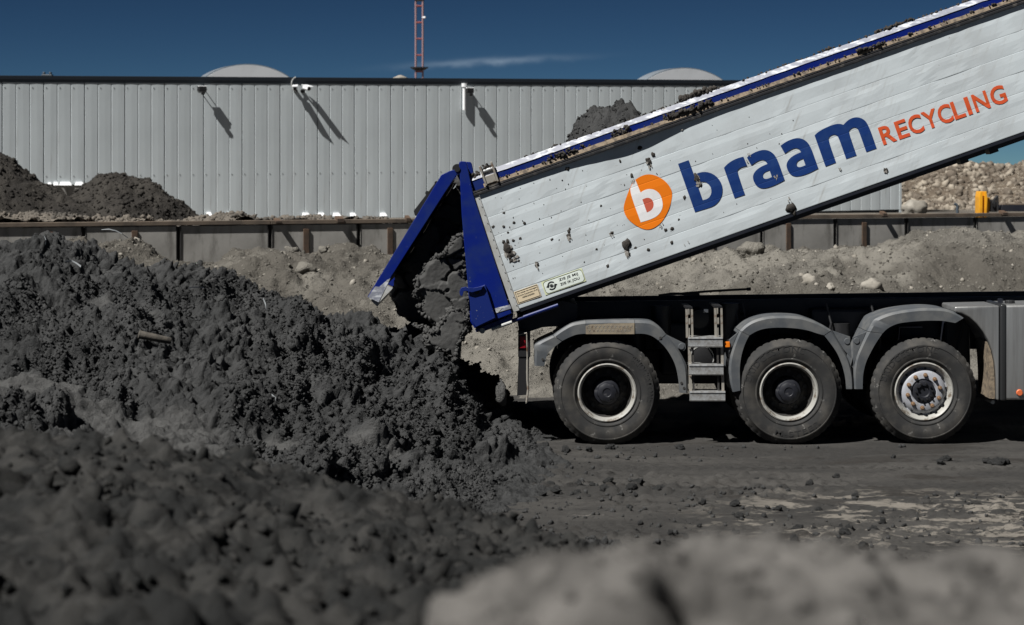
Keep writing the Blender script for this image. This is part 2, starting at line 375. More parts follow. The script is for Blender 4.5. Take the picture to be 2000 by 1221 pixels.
def ground_nodes(m):
    t = m.node_tree; L = t.links.new; b = t.nodes['Principled BSDF']; b.inputs['Roughness'].default_value = 0.85; b.inputs['Specular IOR Level'].default_value = 0.25
    tc = t.nodes.new('ShaderNodeTexCoord')
    mp = t.nodes.new('ShaderNodeMapping'); mp.inputs['Scale'].default_value = (0.5, 1.3, 1); L(tc.outputs['Object'], mp.inputs[0])
    def noise(sc, det=6, v=None, rg=.62):
        n = t.nodes.new('ShaderNodeTexNoise'); n.inputs['Scale'].default_value = sc; n.inputs['Detail'].default_value = det; n.inputs['Roughness'].default_value = rg
        L(mp.outputs[0], n.inputs['Vector']); return n.outputs[0]
    def ramp(s, lo, hi):
        r = t.nodes.new('ShaderNodeMapRange'); r.inputs['From Min'].default_value = lo; r.inputs['From Max'].default_value = hi; r.interpolation_type = 'SMOOTHSTEP'; L(s, r.inputs['Value']); return r.outputs[0]
    def mixc(a, c, f):
        x = t.nodes.new('ShaderNodeMix'); x.data_type = 'RGBA'
        if isinstance(a, tuple): x.inputs['A'].default_value = (*a, 1)
        else: L(a, x.inputs['A'])
        x.inputs['B'].default_value = (*c, 1); L(f, x.inputs['Factor']); return x.outputs['Result']
    def mul(a, c):
        x = t.nodes.new('ShaderNodeMath'); x.operation = 'MULTIPLY'; L(a, x.inputs[0]); L(c, x.inputs[1]); return x.outputs[0]
    c = mixc((0.036, 0.0345, 0.0325), (0.058, 0.055, 0.051), ramp(noise(0.9), 0.42, 0.6))
    c = mixc(c, (0.030, 0.027, 0.024), ramp(noise(1.7, 5), 0.54, 0.68))
    # dry pale crust: patches round one spot of the yard
    at = t.nodes.new('ShaderNodeMapping'); at.inputs['Location'].default_value = (-GC[0] * 0.42, -GC[1] * 0.6, 0); at.inputs['Scale'].default_value = (0.42, 0.6, 0.0)
    L(tc.outputs['Object'], at.inputs[0])
    ln = t.nodes.new('ShaderNodeVectorMath'); ln.operation = 'LENGTH'; L(at.outputs[0], ln.inputs[0])
    r = t.nodes.new('ShaderNodeMapRange'); r.inputs['From Min'].default_value = 0.2; r.inputs['From Max'].default_value = 1.1; r.inputs['To Min'].default_value = 1; r.inputs['To Max'].default_value = 0
    L(ln.outputs['Value'], r.inputs['Value'])
    crust = mul(ramp(noise(4.2, 12, None, .74), 0.50, 0.57), ramp(r.outputs[0], 0.05, 0.5))
    c = mixc(c, (0.185, 0.168, 0.145), crust)
    c = mixc(c, (0.019, 0.018, 0.017), ramp(noise(9, 8, None, .7), 0.56, 0.68))
    c = mixc(c, (0.17, 0.157, 0.14), ramp(noise(3.1, 8), 0.70, 0.735))
    L(c, b.inputs['Base Color'])
    bp_ = t.nodes.new('ShaderNodeBump'); bp_.inputs['Strength'].default_value = 1.0; bp_.inputs['Distance'].default_value = 0.03
    L(noise(16, 10, None, .75), bp_.inputs['Height']); L(bp_.outputs[0], b.inputs['Normal'])
lo = V.min(0); hi = V.max(0)
gcen = ((lo[0] + hi[0]) / 2, (lo[1] + hi[1]) / 2)
GC = (3.6 - gcen[0], 15.8 - gcen[1])
ground_nodes(ground_m)
tag(link('ground', me, ground_m), kind='structure')

# ---- frames of the retaining wall and of the hall: both run off to the right, away from the camera
class Frame:
    def __init__(s, x, y, deg): s.x, s.y, s.a = x, y, math.radians(deg); s.c, s.s = math.cos(s.a), math.sin(s.a)
    def at(s, u, v, z): return Vector((s.x + u * s.c - v * s.s, s.y + u * s.s + v * s.c, z))       # v: depth behind the face
    def u(s, px):
        q = (px - 1000) / FPX; return (q * s.y - s.x) / (s.c - q * s.s)
    def depth(s, px): return s.y + s.u(px) * s.s
    def z(s, px, py): return CH - (py - HZ) / FPX * s.depth(px)
    def box(s, mb, u0, u1, v0, v1, z0, z1, dz0=0.0):
        return mb.poly_extrude([s.at(u0, v0, z0), s.at(u1, v0, z0 + dz0), s.at(u1, v0, z1 + dz0), s.at(u0, v0, z1)], s.at(0, v1, 0) - s.at(0, v0, 0))
WF = Frame(-5.10, 35.0, 21.1)
BF = Frame(-12.07, 48.9, 21.8)

# ---- raised terrace behind the wall
mb = MB(); WF.box(mb, -60, 90, 0.30, 130, -0.5, 1.42)
tag(mb.build('terrace_ground', terr_m), kind='structure')

# ---- retaining wall of concrete panels between steel posts
wall = empty('concrete_wall', WF.at(3, 0, 0))
tag(wall, 'long low concrete panel wall with rusty steel posts in front of the grey hall', 'wall')
joints = [349, 517, 680]
us = [WF.u(j) for j in joints]; pit = (WF.u(1906) - WF.u(349)) / 10.0
us = [WF.u(349) + k * pit for k in range(-4, 15)]
WTOP = 1.74
for k, u in enumerate(us[:-1]):
    j = random.uniform(-0.012, 0.012)
    mb = MB(); WF.box(mb, u + 0.03, u + pit - 0.03, 0.02 + j, 0.17 + j, -0.1, WTOP - 0.01)
    mb.build('panel', conc, wall, bevel=0.012)
for u in us:
    mb = MB(); WF.box(mb, u - 0.045, u - 0.032, 0.005, 0.2, -0.1, WTOP - 0.02); WF.box(mb, u + 0.032, u + 0.045, 0.005, 0.2, -0.1, WTOP - 0.02)
    WF.box(mb, u - 0.031, u + 0.031, 0.09, 0.11, -0.1, WTOP - 0.03)
    mb.build('joint_post', dark_joint, wall)
for px in (98, 263, 598, 762, 1093, 1390, 1540, 1688, 2075):
    u = WF.u(px); mb = MB(); WF.box(mb, u - 0.052, u + 0.052, -0.018, 0.012, -0.1, WTOP - 0.085)
    mb.build('stiffener_post', rust, wall, bevel=0.006)
for a, b in zip([-16] + us[2::3], us[2::3] + [us[-1] + 1]):
    mb = MB(); WF.box(mb, a + 0.004, b - 0.004, -0.022, 0.12, WTOP, WTOP + 0.075)
    mb.build('top_rail', rail_m, wall, bevel=0.008)
for px, w_, out, up in ((541, 0.10, 0.13, 0.03), (662, 0.12, 0.12, 0.06), (796, 0.08, 0.06, 0.06), (1724, 0.09, 0.10, 0.06), (1958, 0.12, 0.11, 0.05)):
    u = WF.u(px); mb = MB()
    mb.poly_extrude([WF.at(u - w_ / 2, 0.05, WTOP + 0.078), WF.at(u + w_ / 2, 0.05, WTOP + 0.078), WF.at(u + w_ / 2, -out, WTOP + 0.03), WF.at(u - w_ / 2, -out, WTOP + 0.03)], (0, 0, up))
    mb.build('bracket', rust, wall)

# ---- hall
hall = empty('industrial_hall', BF.at(11, 0, 1.42))
tag(hall, 'long low grey industrial hall with ribbed metal cladding and dark roof edge', 'building')
SL = 0.0105                                      # the eaves rise a little along the front
U0 = BF.u(4.4); UE = BF.u(1758)
ZT = BF.z(40, 160.8); ZBOT = 1.25; ZLEFT = BF.z(120, 361)
def clad_mesh(name, h, w=1.0):
    prof = []
    n = 3 if w > 0.9 else max(1, round(w * 3)); p = w / n
    for k in range(n):
        x = k * p
        prof += [(x + (0.004 if k == 0 else 0), 0.03 if k == 0 else 0.010), (x + 0.016, 0.0), (x + p * 0.5, -0.003), (x + p - 0.016, 0.0)]
    prof.append((w - 0.004, 0.055))
    vs = []; fs = []
    m = len(prof)
    for x, y in prof: vs.append((x, y, 0))
    for x, y in prof: vs.append((x, y, h))
    for x, y in prof: vs.append((x, 0.09, 0))
    for x, y in prof: vs.append((x, 0.09, h))
    for i in range(m - 1):
        fs += [[i, i + 1, m + i + 1, m + i], [2 * m + i + 1, 2 * m + i, 3 * m + i, 3 * m + i + 1], [m + i, m + i + 1, 3 * m + i + 1, 3 * m + i], [i + 1, i, 2 * m + i, 2 * m + i + 1]]
    fs += [[0, m, 3 * m, 2 * m], [m - 1, 3 * m - 1, 4 * m - 1, 2 * m - 1]]
    me = npmesh(name, vs, fs); me.materials.append(clad_m); return me
tall = clad_mesh('cladding_panel', ZT - ZBOT); short = clad_mesh('cladding_panel_short', ZT - ZLEFT)
npan = int(math.floor(UE - U0))
last = clad_mesh('cladding_panel_end', ZT - ZBOT, UE - U0 - npan)
for k in range(-6, npan + 1):
    u = U0 + k; sh = k < 2
    o = bpy.data.objects.new('cladding_panel', last if k == npan else (short if sh else tall)); COL.objects.link(o); o.parent = hall
    loc = BF.at(u, 0, (ZLEFT if sh else ZBOT) + SL * (u - BF.u(40)))
    o.location = loc - WL[hall.name]; o.rotation_euler = (0, 0, BF.a)
UA = U0 - 6
mb = MB(); BF.box(mb, UA, U0 + 1.99, 0.02, 0.3, 1.2, ZLEFT - 0.01); mb.build('plinth', conc, hall)
mb = MB(); BF.box(mb, U0 + 2.01, UE - 0.02, 0.06, 0.3, 1.2, ZBOT - 0.01); mb.build('plinth', conc, hall)
mb = MB(); BF.box(mb, UA + 0.1, UE - 0.1, 0.12, 24, 1.2, ZT - 0.1); mb.build('hall_core', clad_d, hall)
zt = lambda u: ZT + SL * (u - BF.u(40))
mb = MB(); BF.box(mb, UA, UE + 0.03, -0.012, 0.12, zt(UA) - 0.004, zt(UA) + 0.055, SL * (UE - UA)); mb.build('eaves_strip', trim_l, hall)
mb = MB(); BF.box(mb, UA, UE + 0.06, -0.03, 0.35, zt(UA) + 0.057, zt(UA) + 0.165, SL * (UE - UA)); mb.build('roof_edge', trim_m, hall, bevel=0.012)
mb = MB(); BF.box(mb, UA, UE, 0.36, 24, zt(UA) - 0.05, zt(UA) + 0.06, SL * (UE - UA)); mb.build('roof', trim_m, hall)
mb = MB(); BF.box(mb, UE - 0.02, UE + 0.045, -0.012, 0.3, ZBOT, zt(UE) - 0.01); mb.build('corner_trim', clad_m, hall)
sm = MB()
for k in range(0, npan * 3 + 2):
    u = U0 + k / 3.0 + 0.06
    for z in (zt(u) - 0.13, zt(u) - 2.32):
        if z < ZBOT + 0.1 or (k < 7 and z < ZLEFT): continue
        a = BF.at(u, -0.001, z); sm.tube(a, BF.at(u, -0.010, z), 0.012, 6)
tag(sm.build('screw_heads', clad_d, hall), kind='stuff')
for px, py, s in ((96, 363, .1), (108, 362, .12), (124, 362, .22), (132, 362, .16), (154, 362, .22), (407, 421, .14), (445, 421, .1), (596, 422, .2), (626, 422, .2), (656, 422, .2), (688, 422, .16), (747, 422, .18)):
    u = BF.u(px); z = BF.z(px, py); mb = MB()
    mb.poly_extrude([BF.at(u - s * .55, -0.12, z), BF.at(u + s * .55, -0.12, z), BF.at(u + s * .35, -0.05, z + .085), BF.at(u - s * .35, -0.05, z + .085)], BF.at(0, 0.05, 0) - BF.at(0, 0, 0))
    mb.build('white_closure_block', white_m, hall)
# barrel skylights
for x0, x1, ytop, ybase, lab in ((400, 570, 127, 152, 'left of the white cameras'), (1257, 1421, 134, 161, 'right, above the raised tipper')):
    v0 = 1.2
    fr = Frame(*BF.at(0, v0, 0).xy, 21.8); ua, ub = fr.u(x0), fr.u(x1); zb = fr.z((x0 + x1) / 2, ybase + 3); ztop = fr.z((x0 + x1) / 2, ytop)
    n = 20; arc = [fr.at(ua + (ub - ua) * i / n, 0, zb + (ztop - zb) * (1 - (2 * i / n - 1) ** 2) ** 0.85) for i in range(n + 1)]
    sk = empty('barrel_skylight', fr.at((ua + ub) / 2, 0, zb)); tag(sk, 'low arched barrel skylight on the hall roof, ' + lab, 'skylight', 'skylights on the hall roof')
    mb = MB(); mb.poly_extrude(arc, fr.at(0, 0.04, 0) - fr.at(0, 0, 0)); mb.build('end_panel', dome_m, sk)
    up = Vector((0, 0, 0.03)); outer = [p + up for p in arc] + [p - up * .3 for p in reversed(arc)]
    mb = MB(); mb.poly_extrude([p + fr.at(0, 0.01, 0) - fr.at(0, 0, 0) for p in outer], fr.at(0, .7, 0) - fr.at(0, 0, 0)); mb.build('shell', dome_s, sk, smooth=True)
# small roof things
u = BF.u(803); c = BF.at(u, 0.9, zt(u) + 0.06)
mb = MB(); mb.tube(c, c + Vector((0, 0, .12)), 0.07, 12); mb.tube(c + Vector((0, 0, .12)), c + Vector((0, 0, .15)), 0.21, 16, 0.2); mb.tube(c + Vector((0, 0, .15)), c + Vector((0, 0, .22)), 0.2, 16, 0.04)
tag(mb.build('roof_vent', stone), 'small pale mushroom vent on the hall roof at the foot of the mast', 'vent')
u = BF.u(105); c = BF.at(u, 1.0, zt(u))
mb = MB(); mb.box(c + Vector((-.13, -.1, 0)), c + Vector((.13, .1, .24))); mb.box(c + Vector((-.11, -.06, .241)), c + Vector((-.06, .06, .3))); mb.box(c + Vector((.05, -.06, .241)), c + Vector((.1, .06, .3)))
tag(mb.build('roof_box', trim_l, bevel=.01), 'small dark box on the hall roof near the left edge', 'roof box')
# floodlights on arms, cameras, downpipe
def flood(px, py, lab):
    u = BF.u(px); z = BF.z(px, py)
    f = empty('floodlight', BF.at(u, 0, z)); q = .68; tag(f, lab, 'floodlight', 'floodlights on the hall wall')
    for du in (-.07, .07):
        mb = MB(); mb.tube(BF.at(u + du, .0, z + .02), BF.at(u + du, -.24 * q, z + .02), .011, 8); mb.build('arm', black_m, f)
    mb = MB(); BF.box(mb, u - .1, u + .1, -.36 * q, -.22 * q, z - .07, z + .05); mb.build('lamp_housing', black_m, f, bevel=.015)
    mb = MB(); BF.box(mb, u - .105, u + .105, -.365 * q, -.2 * q, z + .052, z + .075); mb.build('top_cover', white_m, f, bevel=.005)
    mb = MB(); BF.box(mb, u - .045, u + .045, -.42 * q, -.34 * q, z - .15, z - .072); mb.build('sensor', black_m, f, bevel=.01)
    mb = MB(); BF.box(mb, u - .09, u + .09, -.014, -.002, z - .05, z + .08); mb.build('wall_plate', black_m, f)
flood(392, 174, 'black floodlight on two arms under the eaves, left of the white cameras')
flood(913, 177, 'black floodlight on two arms beside the short white downpipe')
def wcam(px, py, side, lab):
    u = BF.u(px); z = BF.z(px, py)
    c = empty('security_camera', BF.at(u, 0, z)); tag(c, lab, 'camera', 'security cameras under the eaves')
    a = BF.at(u + .03 * side, -.10, z + .01); b = BF.at(u + .10 * side, -.30, z - .03)
    d = (b - a).normalized()
    mb = MB(); mb.tube(a, b, .055, 14); mb.build('housing', white_m, c, smooth=True)
    mb = MB(); mb.poly_extrude([a + Vector((-.07, 0, .06)), a + Vector((.07, 0, .06)), b + d * .06 + Vector((.07, 0, .06)), b + d * .06 + Vector((-.07, 0, .06))], (0, 0, .014)); mb.build('sunshield', white_m, c)
    mb = MB(); mb.tube(b + d * .001, b + d * .02, .045, 14); mb.build('lens', black_m, c)
    mb = MB(); mb.tube(BF.at(u, -.005, z - .08), a + d * .1 - Vector((0, 0, .03)), .02, 8); mb.tube(BF.at(u, -.002, z - .08), BF.at(u, -.05, z - .08), .05, 12); mb.build('bracket', black_m, c)
wcam(577, 172, -1, 'white bullet camera under the eaves, the left of the pair')
wcam(590, 172, 1, 'white bullet camera under the eaves, the right of the pair')
mb = MB(); pts = [BF.at(BF.u(px), -.13, BF.z(px, py)) for px, py in ((575, 151), (570, 154), (567, 160), (566.5, 168), (570, 176), (577, 181))]; mb.path(pts, .014, 8)
tag(mb.build('camera_cable', alu_trim), 'grey cable looping from the roof edge down to the white cameras', 'cable')
u = BF.u(905); mb = MB(); mb.tube(BF.at(u, -.07, BF.z(905, 170)), BF.at(u, -.07, BF.z(905, 215)), .045, 12); mb.tube(BF.at(u, -.07, BF.z(905, 163)), BF.at(u, -.07, BF.z(905, 170)), .075, 12)
tag(mb.build('downpipe', white_m, smooth=True), 'short white downpipe under the eaves beside the right floodlight', 'downpipe')

# ---- lattice mast far behind the hall
MY = 130.0
mast = empty('lattice_mast', P(820, 420, MY)); tag(mast, 'thin red and white lattice mast rising behind the hall roof', 'mast')
zb = P(820, 420, MY).z; ztp = P(820, -160, MY).z
xc = P(819, 0, MY).x; hw = 0.23
for dx, dy in ((-hw, -hw), (hw, -hw), (hw, hw), (-hw, hw)):
    mb = MB(); mb.tube((xc + dx, MY + dy, zb), (xc + dx, MY + dy, ztp), .05, 8); mb.build('leg', mast_p, mast)
for k, y in enumerate(range(-150, 160, 32)):
    z = P(0, y + 2, MY).z; mb = MB()
    for (ax, ay), (bx_, by_) in zip(((-hw, -hw), (hw, -hw), (hw, hw), (-hw, hw)), ((hw, -hw), (hw, hw), (-hw, hw), (-hw, -hw))): mb.tube((xc + ax, MY + ay, z), (xc + bx_, MY + by_, z), .04, 6)
    mb.build('cross_brace', mast_r, mast)
z = P(0, 132, MY).z; mb = MB(); mb.tube((xc, MY, z - .2), (xc, MY, z - .03), .3, 20, .58); mb.tube((xc, MY, z - .03), (xc, MY, z + .02), .6, 20); mb.build('platform', black_m, mast)
z = P(0, 2, MY).z; mb = MB(); mb.box((xc - .3, MY - .3, z), (xc + .3, MY + .3, z + .25)); mb.build('junction_collar', black_m, mast)
mb = MB(); mb.tube((xc + hw, MY - hw, P(0, 35, MY).z), (xc + .42, MY - .3, P(0, 35, MY).z), .07, 10); mb.build('antenna', white_m, mast)

# ================================================================== HEAPS
def clod_mesh(seed, sub=2, flat=0.8, rough=0.35):
    bm = bmesh.new(); bmesh.ops.create_icosphere(bm, subdivisions=sub, radius=1.0)
    v = np.array([list(x.co) for x in bm.verts]); F_ = np.array([[x.index for x in f.verts] for f in bm.faces]); bm.free()
    d = 1 + rough * fbm(v * 1.3 + seed * 7.1, 3, seed) + 0.25 * (np.sqrt(np.clip(1 - (worley(v * 1.6 + seed * 3.3, seed)[0] / .8) ** 2, 0, 1)) - 0.5)
    v = v * d[:, None]; v[:, 2] *= flat
    return v, F_
CLODS = [clod_mesh(s) for s in range(8)]; CLODS1 = [clod_mesh(s + 20, 1) for s in range(8)]
STONES = [clod_mesh(s + 40, 1, 0.7, 0.5) for s in range(8)]
def ico0(seed):
    t = (1 + 5 ** .5) / 2
    v = np.array([(-1, t, 0), (1, t, 0), (-1, -t, 0), (1, -t, 0), (0, -1, t), (0, 1, t), (0, -1, -t), (0, 1, -t), (t, 0, -1), (t, 0, 1), (-t, 0, -1), (-t, 0, 1)], float) / 1.9
    f = np.array([(0, 11, 5), (0, 5, 1), (0, 1, 7), (0, 7, 10), (0, 10, 11), (1, 5, 9), (5, 11, 4), (11, 10, 2), (10, 7, 6), (7, 1, 8), (3, 9, 4), (3, 4, 2), (3, 2, 6), (3, 6, 8), (3, 8, 9), (4, 9, 5), (2, 4, 11), (6, 2, 10), (8, 6, 7), (9, 8, 1)])
    r = np.random.default_rng(seed); return v * (1 + .38 * r.uniform(-1, 1, (12, 1))), f
PEBBLES = [ico0(s) for s in range(12)]
ROUGH1 = [(v * (1 + .5 * np.random.default_rng(900 + k).uniform(-1, 1, (len(v), 1))), f) for k, (v, f) in enumerate(CLODS1)]
def scatter(pts, sizes, variants, clump=None):
    """one joined mesh of lumps at pts, each turned and squashed its own way"""
    pts = np.asarray(pts); sizes = np.asarray(sizes); n = len(pts); Vs = []; Fs = []; b = 0
    for k, (v, f) in enumerate(variants):
        i = np.arange(k, n, len(variants)); m = len(i)
        if m == 0: continue
        q = RNG.normal(size=(m, 4)); q /= np.linalg.norm(q, axis=1)[:, None]; w, x, y, z = q.T
        R_ = np.stack([1 - 2 * (y * y + z * z), 2 * (x * y - z * w), 2 * (x * z + y * w), 2 * (x * y + z * w), 1 - 2 * (x * x + z * z), 2 * (y * z - x * w), 2 * (x * z - y * w), 2 * (y * z + x * w), 1 - 2 * (x * x + y * y)], 1).reshape(m, 3, 3)
        sc = np.stack([np.ones(m), RNG.uniform(.6, 1.2, m), RNG.uniform(.6, 1.1, m)], 1) * sizes[i][:, None]
        P_ = np.einsum('mij,mkj->mki', R_, v[None] * sc[:, None]) + pts[i][:, None]
        Vs.append(P_.reshape(-1, 3)); Fs.append((f[None] + b + (np.arange(m) * len(v))[:, None, None]).reshape(-1, 3)); b += m * len(v)
    return np.concatenate(Vs), np.concatenate(Fs)
def pick(V, N, mask, n, power=None):
    idx = np.where(mask)[0]; return V[RNG.choice(idx, n)]

# ---- main dark heap, tipped out behind the truck
def W3(l): return [tuple(P(*a)) for a in l]
A_ctrl = W3([(-420, 440, 21.5), (-200, 440, 21.5), (0, 458, 21.5), (130, 452, 21.5), (200, 466, 21), (290, 486, 21), (345, 530, 20.8), (400, 566, 20.6), (520, 580, 20.5), (600, 597, 20.4), (740, 622, 20.3),
    (820, 648, 20.3), (900, 725, 20.2), (955, 782, 20.2), (1008, 842, 20.1), (1052, 876, 19.9),
    (-200, 590, 18), (0, 600, 18), (200, 600, 18), (400, 645, 18.2), (600, 690, 18.5), (800, 770, 18.5), (950, 858, 18.4),
    (0, 720, 15), (250, 765, 15.5), (450, 785, 16), (650, 835, 16.5), (800, 885, 17), (900, 935, 17), (1005, 978, 16.6), (1050, 960, 17.2), (1062, 918, 18.3), (960, 1005, 15.9),
    (-200, 850, 11.5), (0, 865, 11), (250, 895, 12.5), (500, 915, 13.5), (700, 970, 14), (900, 1020, 14.6), (1090, 1058, 14.6)])
A_ctrl += [(-9, y, 1.7 - abs(y - 18) * .08) for y in (12, 15, 18, 21)] + [(x, 24.5, 0.1) for x in (-8, -6, -4, -2)] + [(0.2, 22.8, 0.0), (-1.0, 23.6, 0.0), (1.0, 20, -0.25), (0.85, 17.5, -0.25), (0.9, 15.5, -0.25), (1.3, 21.5, -0.3), (-8, 25.5, -.3), (-4, 25.5, -.3), (0, 24.5, -.3)]
zA = rbf(A_ctrl, 0.02)
SM = [(225, 612, 18.3, .42, .12), (205, 550, 19, .19, .09), (330, 815, 15.3, .5, .24), (440, 850, 14.6, .45, .16), (165, 765, 15, .5, .16), (235, 830, 14.2, .45, .18), (60, 700, 15.7, .55, .16), (110, 735, 15.3, .5, .15), (330, 850, 14.2, .45, .18), (745, 830, 17, .65, .07), (640, 795, 16.8, .6, .06), (60, 468, 21.2, .35, .05), (560, 835, 16, .3, .05), (850, 895, 17.2, .3, .04)]
SMW = [(P(a, b, y), rx, ry) for a, b, y, rx, ry in SM]
def smear_mask(V):
    m = np.zeros(len(V))
    w = 0.35 * fbm(V * 2.2, 3, 91)
    for c, rx, ry in SMW:
        d = np.sqrt(((V[:, 0] - c.x) / rx) ** 2 + ((V[:, 1] - c.y) / (ry * 3.0)) ** 2)
        m = np.maximum(m, 1 - sstep(0.6, 1.0, d + w))
    return m
xs = axis((-9, -5.5, .06), (-5.5, .75, .0125), (.75, 1.3, .03)); ys = axis((10.6, 12.8, .04), (12.8, 21.7, .0175), (21.7, 25.5, .06))
V, N, F = heightfield(xs, ys, lambda x, y: zA(x, y))
sm_ = smear_mask(V)
base = V.copy()
rdg = 1 - np.abs(fbm(V * 0.75 + 3.1, 3, 15)) * 1.6
mid = 0.13 * fbm(V * 0.9, 3, 11) + 0.16 * np.clip(rdg, -1, 1) - .10 + 0.085 * fbm(V * 2.6, 4, 12, .6)
cl = clods(V, (0.30, 0.15, 0.075), 20, 0.36)
soft = 0.4 + 0.6 * sstep(-0.35, 0.25, fbm(V * 0.8, 2, 77))
fine = 0.040 * fbm(V * 12, 3, 13, .7)
cover = .35 + .65 * sstep(0.0, 0.35, V[:, 2] + 0.04)                      # dies out at the toe
d = (mid * (1 - .25 * sm_) + cl * soft * (1 - 0.95 * sm_) + fine * (1 - .80 * sm_) + .03 * fbm(V * np.array([2.2, 6., 4.]), 3, 19) * sm_) * cover - (0.17 - .05 * sm_) * cover ** 2 - 0.03 + .06 * (1 - cover)
V = V + N * d[:, None]
keep = V[:, 2] > -0.08
V2, F2, used = cull(V, F, keep)
me = npmesh('dark_soil_heap', V2, F2, True); attr(me, 'smear', sm_[used] * 0.6)
heapA = tag(link('dark_soil_heap', me, soil), 'big heap of dark cloddy soil below the open tailgate of the tipper', 'soil heap')
msk = (base[:, 2] > 0.02) & (base[:, 1] > 12) & (base[:, 1] < 21.6) & (base[:, 0] > -5.8) & (sm_ < 0.2)
dens = sstep(-.5, .35, fbm(base * 1.1, 3, 92)) * msk
pr_ = dens / dens.sum()
nB = 1500; idx = RNG.choice(len(base), nB, p=pr_); sz = 0.014 + 0.040 * RNG.random(nB) ** 2.6
va, fa = scatter(V[idx] + N[idx] * (sz * .1)[:, None], sz, ROUGH1)
nS = 62000; idx = RNG.choice(len(base), nS, p=pr_); sz = 0.005 + 0.013 * RNG.random(nS) ** 2.0
vb, fb = scatter(V[idx] + N[idx] * (sz * .4)[:, None], sz, PEBBLES)
me = npmesh('crumbs', np.concatenate([va, vb]), np.concatenate([fa, fb + len(va)]), False); attr(me, 'smear', np.zeros(len(va) + len(vb)))
tag(link('crumbs', me, soil, heapA), kind='stuff')

# ---- foreground mound, out of focus
B_ctrl = W3([(-300, 830, 8), (0, 832, 8), (150, 852, 8), (300, 890, 8.5), (420, 885, 9), (520, 895, 9), (640, 940, 9), (720, 965, 9), (880, 955, 8.6), (980, 975, 8.6), (1100, 1035, 8.5), (1200, 1056, 8.5), (1300, 1072, 8.5), (1420, 1105, 8),
    (-200, 1000, 5.5), (0, 1005, 5.6), (300, 1005, 6), (600, 1020, 6.5), (900, 1085, 6), (1150, 1150, 6), (-300, 1221, 4), (0, 1225, 4), (500, 1230, 4), (900, 1240, 4), (1300, 1260, 4), (1700, 1330, 4), (1700, 1250, 6)])
B_ctrl += [(-4, 8, 1.6), (-4, 5, 1.8), (-3, 2.5, 1.9), (0, 2.2, 1.85), (2, 2.4, 1.7), (-4, 10.5, .7), (-2.5, 10.8, .75), (-1.2, 11.3, .4), (-.2, 11.6, .05), (.8, 11, -.1), (1.6, 10, -.1), (2.4, 8.5, -.1), (3, 7, -.1), (3.5, 5, .2)]
zB = rbf(B_ctrl, 0.01)
xs = axis((-4.5, -2.6, .05), (-2.6, 1.6, .017), (1.6, 4, .05)); ys = axis((2.2, 3.2, .03), (3.2, 9.4, .017), (9.4, 12, .05))
HOLB = [(P(45, 945, 6.6), .17, .3), (P(950, 1065, 6.6), .12, .26), (P(170, 1075, 5), .07, .15), (P(240, 960, 6), .08, .12), (P(560, 905, 8.6), .12, .16), (P(370, 1010, 6), .09, .14)]
def zB2(x, y):
    z = zB(x, y)
    for c, r, d in HOLB: z = z - d * np.exp(-((((x - c.x) / r) ** 2 + ((y - c.y) / (r * 1.8)) ** 2) ** 2))
    return z
V, N, F = heightfield(xs, ys, zB2)
mid = 0.065 * fbm(V * 1.7, 3, 31) + .03 * fbm(V * 4.5, 4, 32, .6)
cl = clods(V, (0.10, 0.05), 120, 0.55) + .030 * fbm(V * 14, 3, 33, .7)
soft = 0.35 + 0.65 * sstep(-0.3, 0.3, fbm(V * 1.1, 2, 78))
V = V + N * ((mid + cl * soft - 0.11)[:, None])
V2, F2, used = cull(V, F, V[:, 2] > -0.1)
heapB = tag(link('foreground_soil_mound', npmesh('foreground_soil_mound', V2, F2, True), soil_fore), 'blurred dark lumpy soil mound nearest the camera at lower left', 'soil mound')

dn = sstep(-.4, .4, fbm(V * 1.5, 3, 93)) * (V[:, 2] > .1) * (V[:, 1] > 3); ix = RNG.choice(len(V), 9000, p=dn / dn.sum()); sz = .004 + .016 * RNG.random(9000) ** 2.4
va, fa = scatter(V[ix] + N[ix] * (sz * .1)[:, None], sz, PEBBLES); tag(link('crumbs', npmesh('crumbs', va, fa, False), soil_fore, heapB), kind='stuff')

ix = RNG.choice(len(V), 700, p=dn / dn.sum()); sz = .014 + .05 * RNG.random(700) ** 3
va, fa = scatter(V[ix], sz, ROUGH1); tag(link('lumps', npmesh('lumps', va, fa, False), soil_fore, heapB), kind='stuff')

# ---- pale sandy mound right in front of the camera
HOLC = [(P(1275, 1112, 2.6), .035, .06), (P(1840, 1170, 2.4), .05, .05), (P(1420, 1200, 2.3), .06, .05)]
def zC(x, y):
    top = 2.262 + 0.008 * np.sin(x * 7.0 + .6) - 0.46 * np.clip(.06 - x, 0, 1.6) + .004 - 0.5 * np.clip(x - 2.0, 0, 9) ** 1.3
    z = top - np.where(y > 2.62, 0.80 * (y - 2.62), 0) + 0.012 * (2.62 - y) * (y < 2.62) * (y > 1)
    for c, r, d in HOLC: z = z - d * np.exp(-(((x - c.x) / r) ** 2 + ((y - c.y) / (r * 2.2)) ** 2))
    return z - 0.9 * np.clip(-1.2 - y, 0, 9)
xs = axis((-3.5, -.8, .06), (-.8, 1.9, .012), (1.9, 5, .08)); ys = axis((-3.5, 1.2, .08), (1.2, 3.6, .012), (3.6, 5.8, .06))
V, N, F = heightfield(xs, ys, zC)
V = V + N * (0.020 * fbm(V * 3.0, 3, 41) + 0.026 * fbm(V * 9, 3, 42, .6) + .010 * fbm(V * 30, 2, 43) + clods(V, (0.11, 0.05), 140, 0.28) * sstep(-.1, .5, fbm(V * 2.5, 2, 79)) - .02)[:, None]
cm = tag(link('sandy_mound', npmesh('sandy_mound', V, F, True), sand), 'pale sandy mound crest, strongly blurred, along the lower right edge', 'sand mound')

